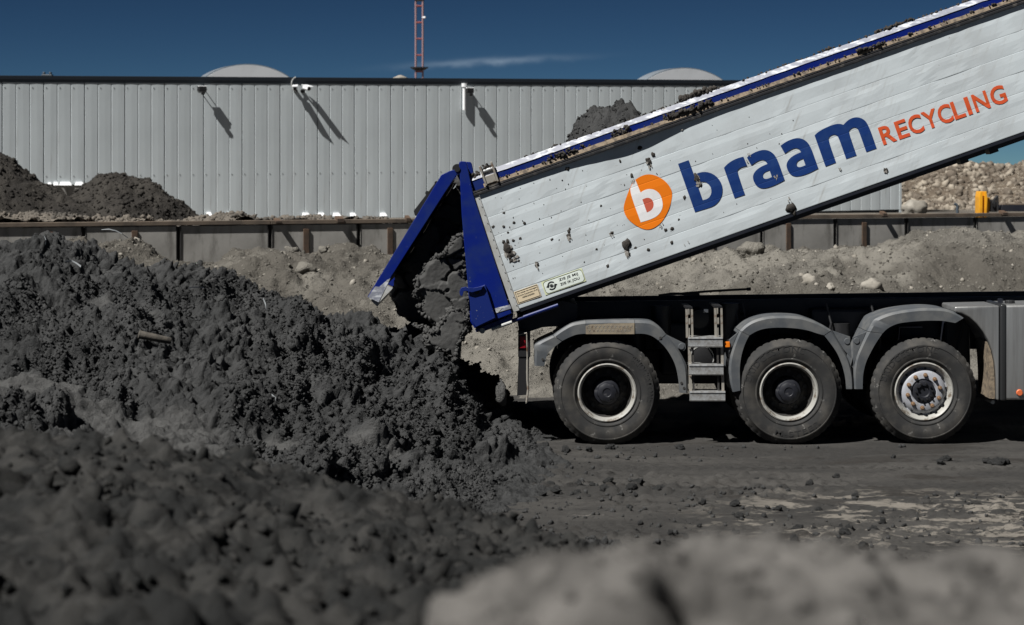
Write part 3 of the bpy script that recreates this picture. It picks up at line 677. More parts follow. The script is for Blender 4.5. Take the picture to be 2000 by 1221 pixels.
ix = RNG.choice(np.where((V[:, 1] > 1.4) & (V[:, 1] < 3) & (V[:, 0] > -.6) & (V[:, 0] < 1.8))[0], 2600); sz = .002 + .011 * RNG.random(2600) ** 3
va, fa = scatter(V[ix], sz, PEBBLES); tag(link('grit', npmesh('grit', va, fa), sand, cm), kind='stuff')

# ---- gravel heap between truck and wall
D_ctrl = W3([(-300, 480, 30), (0, 470, 30), (150, 462, 30), (250, 457, 30), (300, 466, 30), (335, 505, 30), (362, 548, 30), (392, 545, 30), (445, 484, 30), (470, 480, 30), (540, 492, 30), (640, 492, 30), (740, 487, 30), (800, 492, 30), (920, 520, 30), (1020, 545, 30), (1090, 570, 29.5),
    (1160, 548, 30), (1240, 522, 30.3), (1330, 498, 30.5), (1450, 494, 30.6), (1530, 490, 30.7), (1640, 484, 30.8), (1700, 497, 31), (1755, 470, 31.2), (1800, 455, 31.3), (1850, 448, 31.3), (1910, 450, 31.3), (1960, 458, 31.3), (2000, 458, 31.3), (2200, 455, 32), (2500, 480, 33)])
D_ctrl += [(x, 23.9 + .2 * math.sin(x * 1.7), -0.02) for x in (-9, -6, -3, -1.2, 0.2, 1.5, 3, 5, 7, 9)] + [(x, 27.0, 1.0 + .14 * math.sin(x * 1.3)) for x in (-9, -7, -4, -2.4, -.8, 3, 4.4, 5.6, 7, 9)]
D_ctrl += [(x, 33.6 + .37 * (x + 5) * (x > -5), 0.6) for x in (-10, -7, -5, -2, 1, 4, 7, 10, 13)]
zD = rbf(D_ctrl, 0.003)
xs = axis((-13, -7.5, .12), (-7.5, 9.0, .030), (9.0, 16, .12)); ys = axis((23.3, 32.4, .036), (32.4, 36, .12))
V, N, F = heightfield(xs, ys, zD)
cl = clods(V, (0.5, 0.16, 0.07), 220, 0.20) * (0.35 + 0.65 * sstep(-.2, .35, fbm(V * .7, 2, 80)))
ero = np.abs(fbm(V * np.array([1.6, .5, 1.0]), 3, 55)) * sstep(.35, 1.0, V[:, 2])
V = V + N * (0.10 * fbm(V * 0.8, 4, 51) - .13 * ero + .04 * fbm(V * 3.3, 3, 56) + cl + 0.02 * fbm(V * 15, 2, 52) - 0.08)[:, None]
damp = np.maximum(.95 * (1 - sstep(-2.6, .5, V[:, 0])) * sstep(-.5, .2, fbm(V * .9, 3, 85)), np.maximum(sstep(.1, .42, fbm(V * .55 + 4.2, 3, 82)) * .8, (1 - sstep(.6, 1.0, np.sqrt(((V[:, 0] - 6.6) / 1.5) ** 2 + ((V[:, 2] - 1.0) / .62) ** 2) + .25 * fbm(V * 1.5, 3, 83)))))
V2, F2, used = cull(V, F, V[:, 2] > -0.12)
me = npmesh('gravel_heap', V2, F2, True); attr(me, 'damp', damp[used])
heapD = tag(link('gravel_heap', me, gravel), 'long pale grey gravel heap lying against the concrete wall behind the truck', 'gravel heap')
ii = RNG.choice(np.where((V[:, 2] > .15) & (V[:, 1] < 31.5) & (V[:, 0] > -7) & (V[:, 0] < 8.6))[0], 900); sz = 0.012 + 0.05 * RNG.random(900) ** 7
v_, f_ = scatter(V[ii], sz, STONES)
i2 = RNG.choice(np.where((V[:, 2] > .05) & (V[:, 1] < 31.8) & (V[:, 0] > -7.3) & (V[:, 0] < 9))[0], 13000); s2 = .008 + .022 * RNG.random(13000) ** 2
vb, fb = scatter(V[i2], s2, PEBBLES); me2 = npmesh('pebbles', vb, fb); attr(me2, 'damp', np.full(len(vb), .12)); tag(link('pebbles', me2, gravel, heapD), kind='stuff')
me = npmesh('stones', v_, f_)
tag(link('stones', me, stone, heapD), kind='stuff')
def stone_at(px, py, Y, s, name, lab, cat, m, grp=None, var=0, sub=3, flat=.75):
    v, f = clod_mesh(300 + var, sub, flat, .4); c = P(px, py, Y)
    o = link(name, npmesh(name, v * s, f, True), m, None, c); o.rotation_euler = (0, 0, var * 1.3); return tag(o, lab, cat, grp)
def onD(px, py):
    """point of the gravel heap seen at a photo pixel"""
    for Y in np.arange(24, 33, .05):
        p = P(px, py, Y)
        if zD(np.array([p.x]), np.array([p.y]))[0] >= p.z: return Y
    return 30.0
for k, (px, py, s, lab) in enumerate(((570, 492, .10, 'round pale lump on the gravel crest below a rusty wall post'), (632, 489, .07, 'small dark lump on the gravel crest right of the round pale one'), (598, 525, .12, 'grey lump half buried in the gravel slope left of the tailgate'), (1462, 489, .2, 'flat pale lump on the gravel crest just under the tipper body'),
    (1582, 552, .11, 'pale stone on the gravel slope right of the black prop bar'), (1705, 563, .14, 'broad pale stone low on the gravel slope above the truck frame'), (1622, 562, .06, 'small dark stone on the gravel slope behind the truck frame'))):
    stone_at(px, py, onD(px, py + 4), s, 'stone_lump', lab, 'stone', gravel if k < 4 else stone, None, k, 3, .6 if s > .15 else .8)

# ---- dark brown heaps and berm on the terrace, left
def ridge_heap(name, lab, sil, Yc, front, back, m, base_z=1.40, step=.035, amp=1.0, seed=0, cat='soil heap'):
    c = [tuple(P(px, py, Yc)) for px, py in sil]
    xs_ = [q[0] for q in c]
    ctrl = list(c)
    for x, y, z in c:
        h = max(z - base_z, .05)
        ctrl += [(x, Yc - front * min(1, h), base_z - .05), (x, Yc + back * min(1, h), base_z - .05)]
    ctrl = [q for i, q in enumerate(ctrl)] + [(min(xs_) - 1.5, Yc, base_z - .1), (max(xs_) + .6, Yc, base_z - .1)]
    z = rbf(ctrl, .01)
    X = np.arange(min(xs_) - 1.2, max(xs_) + .6, step); Yv = np.arange(Yc - front * 1.05 - .4, Yc + back + .4, step * 1.3)
    V, N, F = heightfield(X, Yv, z)
    V = V + N * (amp * (.08 * fbm(V * 1.1, 3, seed) + clods(V, (.35, .15), seed + 5, .3) * .7 - .05))[:, None]
    V2, F2, u_ = cull(V, F, V[:, 2] > base_z - .08)
    o = tag(link(name, npmesh(name, V2, F2, True), m), lab, cat, 'heaps behind the wall')
    if m is soil_brown:
        ix = RNG.choice(len(V2), 4000); va, fa = scatter(V2[ix], .012 + .05 * RNG.random(4000) ** 3, PEBBLES); tag(link('crumbs', npmesh('crumbs', va, fa), m, o), kind='stuff')
    return o, V2
ridge_heap('brown_soil_heap', 'dark brown soil heap behind the wall cut by the left edge', [(-330, 330), (-200, 300), (-90, 285), (-20, 298), (15, 312), (40, 328), (65, 352), (110, 378), (160, 400), (210, 419), (245, 430)], 42.0, 2.6, 3, soil_brown, seed=61)
ridge_heap('brown_soil_heap', 'smaller twin-topped dark brown soil heap in front of the grey hall', [(120, 400), (150, 372), (190, 346), (218, 338), (238, 339), (252, 352), (272, 350), (290, 347), (305, 362), (325, 390), (350, 404), (380, 420), (400, 432)], 43.0, 2.2, 2.5, soil_brown, seed=71)
xs = np.arange(WF.u(-300), WF.u(1250), .04); vs_ = np.arange(.12, 2.4, .05)
X, Yv = np.meshgrid(xs, vs_, indexing='ij'); u, v = X.ravel(), Yv.ravel()
h = 1.80 + .05 * np.sin(u * 1.1) - .25 * sstep(.6, 2.4, v) + .02
pts = np.stack([WF.x + u * WF.c - v * WF.s, WF.y + u * WF.s + v * WF.c, h], 1)
fade = 1 - .6 * sstep(WF.u(780), WF.u(1200), u)
pts[:, 2] += (.07 * fbm(pts * 1.6, 3, 88) + clods(pts, (.22, .10), 330, .4) * sstep(-.2, .4, fbm(pts * .9, 2, 89)) - .04) * fade - .1 * (1 - fade)
berm = tag(link('soil_berm', npmesh('soil_berm', pts, grid_faces(len(xs), len(vs_)), True), terr_m), 'low crumbly strip of spilled earth lying along the top of the concrete wall', 'earth berm')

ix = RNG.choice(np.where(v < 1.0)[0], 3500); va, fa = scatter(pts[ix], .012 + .06 * RNG.random(3500) ** 3, PEBBLES); tag(link('crumbs', npmesh('crumbs', va, fa), terr_m, berm), kind='stuff')

# ---- rubble heap on the right, beyond the hall
R_sil = [(1640, 380), (1700, 350), (1760, 336), (1800, 326), (1850, 321), (1880, 318), (1905, 324), (1950, 326), (2000, 324), (2100, 322), (2250, 330), (2400, 360)]
rh, RV = ridge_heap('rubble_heap', 'high brown heap of rubble and pale stones behind the yellow machine', R_sil, 68.0, 6.0, 7, rubble, 1.4, .06, 1.0, 95, 'rubble heap')
ii = RNG.choice(np.where((RV[:, 1] < 69) & (RV[:, 0] > 11.5))[0], 5000); sz = 0.025 + .15 * RNG.random(5000) ** 4.5
v_, f_ = scatter(RV[ii], sz, PEBBLES); tag(link('stones', npmesh('stones', v_, f_), stone2, rh), kind='stuff')
stone_at(1781, 409, 55.5, .34, 'boulder', 'large pale boulder at the foot of the rubble heap by the hall corner', 'boulder', stone, None, 3, 3, .7)

# ================================================================== THE TRUCK
TY = 20.0; S = TY / FPX
def T(px, py, w=0.0):
    """photo pixel on the truck's near side, w metres further in"""
    return Vector(((px - 1000) * S, TY + w, CH - (py - HZ) * S))
def UV(px, py):
    dx, dy = px - 1003, py - 607; return (.9435 * dx - .3313 * dy, -.3313 * dx - .9435 * dy)
def Bp(u, v, w=0.0):
    """tipper body frame: u forward along the floor, v up, both in photo pixels, w metres in from the near side"""
    return T(1003 + .9435 * u - .3313 * v, 607 - .3313 * u - .9435 * v, w)
truck = empty('tipper_truck', (T(1500, 866).x, 21.25, 0))
tag(truck, 'white and blue tipper truck with its body raised, tipping dark soil onto the heap', 'truck')
body = empty('tipper_body', Bp(0, 0, 1.25), truck)
ULEN = 1300
def bbox(mb, u0, u1, v0, v1, w0, w1):
    return mb.poly_extrude([Bp(u0, v0, w0), Bp(u1, v0, w0), Bp(u1, v1, w0), Bp(u0, v1, w0)], (0, w1 - w0, 0))
# planks with a shallow crowned profile
PL = [(0, 36), (36, 74), (74, 112), (112, 150), (150, 188), (188, 236)]
def prof_w(v):
    """outward relief (m, negative = towards the camera) of the plank wall at height v"""
    v = min(max(v, 0.0), 236.0)
    for a, b in PL:
        if a <= v <= b:
            t = (v - a) / (b - a); g = min(t, 1 - t)
            if g < .03: return 0.0011 * (1 - g / .03)
            return -0.0020 * min(1, (t - .03) / .59 if t < .62 else (.97 - t) / .35)
    return 0.0
VB = []
for a, b in PL: VB += [a + (b - a) * t for t in (0, .03, .22, .42, .62, .8, .97)]
VB.append(236)
for k, (a, b) in enumerate(PL):
    sec = [(a + (b - a) * t) for t in (.001, .03, .22, .42, .62, .8, .97, .999)]
    nu = 60; vs_ = []; fs_ = []
    for i in range(nu + 1):
        u = 12 + (ULEN - 12) * i / nu
        for v in sec:
            q = np.array([[u * .012, v * .02, k * 3.0]]); dent = 0.0022 * float(vnoise(q * 3, 5)[0])
            vs_.append(Bp(u, v, prof_w(v) + dent))
        vs_.append(Bp(u, sec[-1], .045)); vs_.append(Bp(u, sec[0], .045))
    m = len(sec) + 2
    for i in range(nu):
        for j in range(m): fs_.append([i * m + j, (i + 1) * m + j, (i + 1) * m + (j + 1) % m, i * m + (j + 1) % m])
    fs_ += [list(range(m)), [nu * m + j for j in range(m - 1, -1, -1)]]
    mb = MB(); mb.v = vs_; mb.f = fs_; mb.build('side_plank', panel_m, body)
mb = MB(); bbox(mb, 12, ULEN, 0, 236, 2.45, 2.5); mb.build('far_side_wall', panel_m, body)
mb = MB(); bbox(mb, 4, ULEN, -7, -0.6, 0.005, 2.495); mb.build('floor', navy, body)
mb = MB(); bbox(mb, ULEN + .5, ULEN + 14, -6, 300, .0, 2.5); mb.build('front_wall', panel_m, body)
mb = MB(); bbox(mb, 4, ULEN, -26, -7.5, .75, .95); bbox(mb, 4, ULEN, -26, -7.5, 1.55, 1.75); mb.build('floor_beam', navy, body)
mb = MB(); bbox(mb, -1, 11.5, -3, 236, -.014, .05); mb.build('end_trim', alu_trim, body, bevel=.004)
for k in range(14):
    mb = MB(); c = Bp(9, 8 + k * 17, -.014); mb.tube(c, c + Vector((0, -.005, 0)), .0045, 8); mb.build('rivet', rim_d, body)
# rim: black rail with a bowed length, muddy ledge, blue band, worn white cap
def bow(u): return 0.036 * math.exp(-((u - 320) / 95.0) ** 2)
def strip(name, mat, sec, u0, u1, n=64, wob=0.0, seed=0, bowed=False, bev=0.0):
    mb = MB(); m = len(sec)
    for i in range(n + 1):
        u = u0 + (u1 - u0) * i / n
        for v, w in sec:
            dv = wob * float(vnoise(np.array([[u * .05, v * .3, seed]]), seed)[0]) if wob else 0
            mb.v.append(Bp(u, v + dv, w - (bow(u) if bowed and w < -.008 else 0) + dv * .002))
    for i in range(n):
        for j in range(m): mb.f.append([i * m + j, (i + 1) * m + j, (i + 1) * m + (j + 1) % m, i * m + (j + 1) % m])
    mb.f += [list(range(m)), [n * m + j for j in range(m - 1, -1, -1)]]
    return mb.build(name, mat, body)
strip('black_rail', railb, [(235.5, -.014), (237, -.026), (240.5, -.026), (242, -.016), (243, -.026), (246, -.024), (246, -.009), (235.5, -.009)], -3, ULEN, 90, bowed=True)
strip('muddy_ledge', ledge_m, [(246.2, -.026), (253.5, -.009), (253.5, .03), (236.5, .03), (236.5, -.006), (246.2, -.006)], 26, ULEN, 160, .5, 3, True)
strip('blue_rim_band', blue_m, [(246, -.006), (266, -.006), (266, .07), (246, .07)], 8, ULEN, 20)
strip('white_rim_cap', cap_m, [(266.3, -.012), (276, .03), (276, .10), (266.3, .10)], 8, ULEN, 120, .5, 6)
strip('far_rim', blue_m, [(236.5, 2.42), (274, 2.42), (274, 2.51), (236.5, 2.51)], 8, ULEN, 4)
# hinge bracket on the rail
mb = MB(); bbox(mb, 29, 33, 248, 288, -.05, .05); bbox(mb, 53, 57, 248, 289, -.05, .05); bbox(mb, 33.2, 52.8, 250, 266, -.035, .05); mb.build('hinge_bracket', rustyup, body, bevel=.004)
mb = MB(); mb.tube(Bp(33, 276, -.01), Bp(53, 276, -.01), .018, 10); mb.build('hinge_pin', alu_m, body)
# blue corner posts
post = [(896.5, 318), (899, 315), (909, 315.5), (912, 320), (924.5, 380), (999.5, 612), (927, 641), (919, 628), (914, 558), (902, 421), (898, 340)]
for w0, w1 in ((-.035, .10), (2.40, 2.535)):
    mb = MB(); mb.poly_extrude([T(x, y, w0) for x, y in post], (0, w1 - w0, 0)); mb.build('corner_post', blue_m, body, bevel=.006)
mb = MB(); mb.poly_extrude([T(x, y, -.085) for x, y in ((916, 566), (948, 555), (968, 620), (930, 638), (921, 626))], (0, .048, 0)); mb.build('latch_block', blue_worn, body, bevel=.006)
mb = MB(); mb.tube(T(932, 569, -.0865), T(932, 569, -.084), .024, 18); mb.build('latch_hole', black_m, body)
hk = [(945, 557), (925, 561), (909, 559), (901, 561), (898, 568), (899, 575), (903, 578), (905, 573), (906, 568), (911, 567), (922, 570), (940, 565)]
mb = MB(); mb.poly_extrude([T(x, y, -.115) for x, y in hk], (0, .028, 0)); mb.build('latch_hook', blue_worn, body, bevel=.003)
mb = MB(); mb.poly_extrude([T(x, y, -.040) for x, y in ((966, 602), (996, 594.5), (998.5, 602), (969, 611))], (0, .004, 0)); mb.build('reflective_tape', cap_m, body)
mb = MB(); mb.poly_extrude([T(x, y, -.0425) for x, y in ((969, 604), (981, 601), (974, 609))], (0, .002, 0)); mb.build('tape_mark', alu_trim, body)
mb = MB(); mb.poly_extrude([T(x, y, .0) for x, y in ((928, 643), (930, 649), (944, 648), (1000, 627), (1003, 616), (1000, 615))], (0, 2.5, 0)); mb.build('rear_sill', blue_worn, body, bevel=.006)
mb = MB(); mb.tube(T(942, 646, -.02), T(942, 646, 2.52), .028, 16); mb.build('hinge_shaft', alu_trim, body)
mb = MB(); mb.tube(T(966, 640, .04), T(1090, 596, .04), .022, 12); mb.build('lower_rail', blue_worn, body)
mb = MB(); mb.tube(T(960, 643, .0), T(1000, 629, .0), .018, 10); mb.build('grey_rod', alu_trim, body)
for u, w in ((925, 16), (985, 18)):
    mb = MB(); bbox(mb, u, u + w, -22, -7.5, .12, .3); mb.build('underbody_block', black_m, body)
# tailgate, hanging open
gate = empty('tailgate', T(890, 330, 1.25), truck)
side = [(862, 342), (878, 334), (893, 330), (897, 336), (890, 345), (868, 378), (764, 541), (741, 590), (718, 580)]
for w0, w1 in ((-.03, .06), (2.44, 2.53)):
    mb = MB(); mb.poly_extrude([T(x, y, w0) for x, y in side], (0, w1 - w0, 0)); mb.build('side_frame', blue_m, gate, bevel=.005)
mb = MB(); mb.poly_extrude([T(x, y, .062) for x, y in ((872, 350), (880, 354), (748, 563), (738, 558))], (0, 2.376, 0)); mb.build('gate_plate', navy, gate)
mb = MB(); mb.poly_extrude([T(x, y, .5) for x, y in ((846, 358), (852, 362), (815, 424), (806, 424), (803, 414))], (0, 1.5, 0)); mb.build('outer_rib', black_m, gate, bevel=.004)
mb = MB(); mb.poly_extrude([T(x, y, .08) for x, y in ((718, 581), (740, 591), (736, 600), (729, 594))], (0, 2.3, 0)); mb.build('lower_lip', alu_trim, gate)
mb = MB(); mb.poly_extrude([T(x, y, -.034) for x, y in ((733, 559), (741, 560), (757, 546), (763, 543), (740, 590), (719, 580))], (0, .003, 0)); mb.build('worn_corner', cap_m, gate)
mb = MB(); mb.tube(T(893, 330, -.02), T(893, 330, 2.52), .05, 16); mb.tube(T(893, 330, -.045), T(893, 330, -.02), .03, 12); mb.build('hinge', black_m, gate)
mb = MB(); mb.tube(T(850, 358, .3), T(850, 358, .34), .02, 8); mb.tube(T(832, 378, .3), T(832, 378, .36), .022, 8); mb.build('bolt', black_m, gate)

# ---- lettering and stickers on the planks
def curve_mesh(loops):
    cu = bpy.data.curves.new('outline', 'CURVE'); cu.dimensions = '2D'; cu.fill_mode = 'BOTH'
    for lp in loops:
        sp = cu.splines.new('POLY'); sp.points.add(len(lp) - 1); sp.use_cyclic_u = True
        for p, (x, y) in zip(sp.points, lp): p.co = (x, y, 0, 1)
    return _eval(cu)
def _eval(cu):
    o = bpy.data.objects.new('outline', cu); COL.objects.link(o)
    dg = bpy.context.evaluated_depsgraph_get(); dg.update(); me = bpy.data.meshes.new_from_object(o.evaluated_get(dg))
    bpy.data.objects.remove(o); bpy.data.curves.remove(cu)
    return me
def text_mesh(s, off=0.0, space=1.0):
    cu = bpy.data.curves.new('outline', 'FONT'); cu.body = s; cu.size = 1.0; cu.offset = off; cu.fill_mode = 'FRONT'; cu.resolution_u = 4; cu.space_character = space
    return _eval(cu)
def rounded(pts, it=2):
    """smooth the gentle corners of an outline, keep the sharp ones"""
    for _ in range(it):
        r = []; n = len(pts)
        for i in range(n):
            a, b, c = pts[i - 1], pts[i], pts[(i + 1) % n]
            v1 = (b[0] - a[0], b[1] - a[1]); v2 = (c[0] - b[0], c[1] - b[1])
            l1, l2 = math.hypot(*v1), math.hypot(*v2)
            ang = math.acos(max(-1, min(1, (v1[0] * v2[0] + v1[1] * v2[1]) / (l1 * l2 + 1e-9))))
            if ang > .95 or ang < .02: r.append(b)
            else:
                k = .25; r += [(b[0] - v1[0] * k, b[1] - v1[1] * k), (b[0] + v2[0] * k, b[1] + v2[1] * k)]
        pts = r
    return pts
def decal(name, me, mat, proud=.0025, parent=None, label=None):
    """flat outline in (u, v) pixels -> skin that follows the planks"""
    bm = bmesh.new(); bm.from_mesh(me)
    vs_ = [v.co.y for v in bm.verts]
    if not vs_: return None
    for b in VB:
        if min(vs_) < b < max(vs_):
            bmesh.ops.bisect_plane(bm, geom=bm.verts[:] + bm.edges[:] + bm.faces[:], plane_co=(0, b, 0), plane_no=(0, 1, 0))
    for v in bm.verts: v.co = Bp(v.co.x, v.co.y, prof_w(v.co.y) - proud - .0022)
    bmesh.ops.recalc_face_normals(bm, faces=bm.faces)
    bm.to_mesh(me); bm.free(); me.materials.clear()
    o = link(name, me, mat, parent or body)
    if label: o['label'] = label
    return o
def shift(l, du, dv): return [(x + du, y + dv) for x, y in l]
def arcp(cx, cy, rx, ry, a0, a1, n=14): return [(cx + rx * math.cos(math.radians(a0 + (a1 - a0) * i / n)), cy + ry * math.sin(math.radians(a0 + (a1 - a0) * i / n))) for i in range(n + 1)]
BASE = 64.3
g_b = [[(0, 0), (30, -1)] + arcp(32, 34.5, 35, 35.5, -88, 100, 18) + [(22, 64), (22, 100), (0, 100)], [(22, 17), (29, 16.5)] + arcp(29, 34.5, 16, 18, -88, 90, 12) + [(22, 51)]]
g_r = [rounded([(0, 0), (21.5, 0), (21.5, 46), (25, 51), (33, 53), (44, 52), (43, 71), (33, 72), (20, 71), (8, 67.5), (0, 63)])]
g_a = [rounded([(58, 1), (58, 42), (56, 54), (50, 64), (41, 70), (30, 72), (16, 71), (3, 67), (6, 50), (17, 53), (27, 54), (34, 51), (36.5, 45), (36.5, 42), (22, 41), (10, 37), (2, 30), (0, 20), (2, 9), (9, 1), (20, -2), (38, -2)]),
       rounded([(36.5, 29), (26, 28.5), (21, 25), (20, 20), (22, 16), (27, 14.5), (36.5, 15)])]
g_m = [rounded([(0, 0), (22, 0), (22, 48), (27, 52.5), (35, 54), (41, 51), (43, 44), (43, 0), (64.5, 0), (64.5, 48), (69, 52.5), (77, 54), (83, 51), (84.5, 44), (84.5, 0), (106, 0), (106, 46), (103, 59), (95, 68), (84, 72), (72, 71), (60, 65), (54, 69.5), (42, 72), (24, 71), (8, 68), (0, 64)])]
for g, u in ((g_b, 398), (g_r, 480), (g_a, 526), (g_a, 595.5), (g_m, 668)):
    decal('blue_letter', curve_mesh([shift(l, u, BASE) for l in g]), let_blue)
def fit(me, u0, u1, v0, v1, caps=None):
    n = len(me.vertices); co = np.empty(n * 3); me.vertices.foreach_get('co', co); co = co.reshape(-1, 3)
    lo, hi = co.min(0), co.max(0)
    y0, y1 = (lo[1], hi[1]) if caps is None else caps
    co[:, 0] = u0 + (co[:, 0] - lo[0]) / (hi[0] - lo[0]) * (u1 - u0); co[:, 1] = v0 + (co[:, 1] - y0) / (y1 - y0) * (v1 - v0); co[:, 2] = 0
    me.vertices.foreach_set('co', co.ravel()); return me
_x = 789.0
for ch, wd in zip('RECYCLING', (28.5, 23.0, 28.0, 30.0, 28.0, 23.0, 8.6, 30.0, 30.5)):
    rnd = ch in 'CG'
    decal('orange_letter', fit(text_mesh(ch, .022), _x, _x + wd, 65.0 if rnd else 65.6, 102.0 if rnd else 101.4), let_red); _x += wd + {'R': 4.2, 'E': 2.6, 'C': 1.6, 'Y': 1.2, 'L': 5.0, 'I': 7.0, 'N': 5.5}.get(ch, 4)
def lc(pts): return [UV(1200 + x * .1802, 240 + y * .1802) for x, y in pts]
blob = lc([(375, 555), (450, 570), (540, 620), (610, 700), (630, 780), (605, 900), (560, 1000), (510, 1080), (440, 1135), (370, 1160), (300, 1150), (210, 1100), (130, 1030), (95, 940), (110, 860), (155, 735), (190, 660), (225, 615), (300, 570)])
decal('logo_blob', curve_mesh([rounded(blob, 3)]), logo_o, .002)
wb = lc([(160, 737), (285, 1078), (400, 1045), (480, 1000), (525, 920), (520, 840), (490, 765), (430, 722), (370, 715), (310, 735), (284, 757), (228, 621), (192, 665)])
cn = lc([(302, 830), (355, 808), (400, 822), (425, 862), (425, 910), (400, 950), (352, 973)])
decal('logo_letter', curve_mesh([rounded(wb, 3), rounded(cn, 3)]), logo_w, .0035)
decal('logo_counter', curve_mesh([rounded(cn, 3)]), logo_r, .0035)
def rect(u0, u1, v0, v1): return [(u0, v0), (u1, v0), (u1, v1), (u0, v1)]
def rrect(u0, u1, v0, v1, r): return arcp(u1 - r, v0 + r, r, r, -90, 0, 5) + arcp(u1 - r, v1 - r, r, r, 0, 90, 5) + arcp(u0 + r, v1 - r, r, r, 90, 180, 5) + arcp(u0 + r, v0 + r, r, r, 180, 270, 5)
decal('warning_sticker', curve_mesh([rect(12.5, 61, 9, 34.5)]), stick_t, .002, label='tan warning sticker with three lines of small print')
decal('sticker_border', curve_mesh([rect(14, 59.6, 10.4, 33.2), rect(15, 58.6, 11.4, 32.2)]), ink, .0035)
for i, (s, a, b) in enumerate((('Het is verboden voor onbevoegden', 16.5, 57.5), ('zich binnen de gevarenzone van de', 16.5, 57.5), ('machine te bevinden.', 25, 50))):
    v = 27.3 - i * 4.6; decal('sticker_print', fit(text_mesh(s, .02), a, b, v - .7, v + 2.9), ink, .0035)
decal('notice_sticker', curve_mesh([rect(69, 153, 7.8, 35)]), stick_y, .002, label='pale rounded notice sticker with an eye between two arrows')
decal('notice_ground', curve_mesh([rrect(72, 151, 9.6, 33.2, 6)]), stick_w, .003)
decal('notice_border', curve_mesh([rrect(71.3, 151.6, 9.0, 33.8, 6.4), rrect(72, 150.9, 9.7, 33.1, 5.8)]), ink, .0045)
decal('notice_print', fit(text_mesh('ZIE JE MIJ', .016), 103, 142.5, 23.4, 29.6), ink, .0045)
decal('notice_print', fit(text_mesh('ZIE IK JOU', .016), 103, 142.8, 14.2, 20.4), ink, .0045)
ex, ey = 86.5, 21.5
decal('eye_emblem', curve_mesh([arcp(ex, ey, 3.6, 3.6, 0, 345, 20), [(ex + .3, ey + .2), (ex + 1.2, ey + 3.0), (ex + 2.8, ey + 1.4)]]), ink, .0045)
for sgn in (1, -1):
    a = [(ex + sgn * x, ey + sgn * y) for x, y in arcp(0, 0, 8.6, 8.6, 35, 160, 14) + [(-11.2, .6), (-6.6, -2.2), (-3.0, 3.6), (-5.0, 2.4)] + arcp(0, 0, 5.9, 5.9, 150, 40, 12)]
    decal('arrow_emblem', curve_mesh([a]), ink, .0045)
# mud thrown at the planks
MUD = [(990, 486, 9, 13), (998, 497, 7, 9), (1004, 508, 6, 5), (1049, 517, 5, 7), (963, 443, 3.2, 3.2), (984, 443, 3, 3), (984, 416, 3, 3), (1004, 435, 3, 3), (992, 454, 2.4, 2.4), (1002, 470, 3.4, 3), (1016, 466, 3, 3), (1111, 462, 4.5, 7), (1111, 450, 2, 3), (1078, 468, 3, 3), (1092, 469, 2, 3),
       (1108, 330, 5, 5), (1250, 289, 5, 4.5), (1268, 316, 5, 7), (1211, 315, 2.4, 4), (1234, 344, 3, 6), (1220, 362, 2, 4), (1174, 402, 2.6, 2.6), (1224, 478, 9, 13), (1228, 497, 4, 5), (1195, 455, 3.6, 4.4), (1313, 447, 4, 4.4), (1300, 449, 3.6, 4), (1266, 488, 4, 3.4), (1241, 484, 3, 2.4), (1312, 474, 3, 4), (1326, 429, 2.6, 2.6), (1337, 386, 3, 5), (1362, 350, 6, 12), (1368, 362, 4, 6),
       (1545, 407, 11, 10), (1730, 333, 5, 7), (1024, 436, 3.4, 3.4), (1165, 487, 2.4, 2.4), (1187, 520, 3, 4), (1150, 430, 1.8, 1.8), (1098, 352, 1.8, 1.8), (1135, 395, 1.6, 1.6), (1283, 340, 1.6, 3), (1460, 281, 1.8, 1.8), (1062, 400, 1.6, 1.6), (1141, 512, 1.8, 1.8)]
smear_m = M('thin_mud_film', (0.30, 0.285, 0.26), 0.8, var=(0.17, 0.155, 0.135), vscale=30)
rs = random.Random(9)
for px, py, a, b in ((992, 486, 11, 19), (1003, 505, 9, 10), (1049, 518, 6, 10), (1224, 490, 8, 17), (1364, 356, 8, 15), (1268, 322, 6, 9), (1111, 464, 6, 10), (1235, 352, 4, 9), (1330, 252, 10, 8), (1300, 258, 7, 6), (1290, 440, 6, 5), (1515, 350, 4, 10), (1540, 385, 3, 12), (1730, 335, 5, 8), (1460, 310, 5, 8), (1195, 458, 4, 6), (1640, 330, 3, 7), (1385, 470, 3, 12), (1340, 480, 4, 6)):
    u_, v_ = UV(px, py)
    for q in range(4):
        cu2, cv2 = u_ + rs.gauss(0, a * .5), v_ + rs.gauss(0, b * .5); ra, rb = a * rs.uniform(.15, .5), b * rs.uniform(.15, .55)
        if not 6 < cv2 - rb * 1.3 < cv2 + rb * 1.3 < 230: continue
        decal('mud_film', curve_mesh([rounded([(cu2 + ra * g_ * math.cos(t), cv2 + rb * g_ * math.sin(t)) for t, g_ in [(2 * math.pi * i / 16, rs.uniform(.55, 1.2)) for i in range(16)]], 1)]), smear_m, .0058 + .0004 * q)
rm = random.Random(5); MUDV = [(clod_mesh(500 + k, 2, 1.0, .5), PEBBLES[k]) for k in range(9)]
for px, py, n_, sp in ((992, 488, 9, 9), (1000, 503, 6, 7), (1224, 480, 6, 8), (1363, 352, 5, 7), (1545, 407, 5, 8), (1268, 318, 4, 7), (1111, 458, 3, 6)):
    for _ in range(n_): r_ = rm.uniform(1.4, 4.2); MUD.append((px + rm.gauss(0, sp * .7), py + rm.gauss(0, sp), r_, r_ * rm.uniform(.9, 1.8)))
for _ in range(70): r_ = rm.uniform(.7, 1.5); u0_ = 20 + 620 * rm.random() ** 1.6; q_ = (u0_, rm.uniform(40, 225)); MUD.append((1003 + .9435 * q_[0] - .3313 * q_[1], 607 - .3313 * q_[0] - .9435 * q_[1], r_, r_ * rm.uniform(.9, 2)))
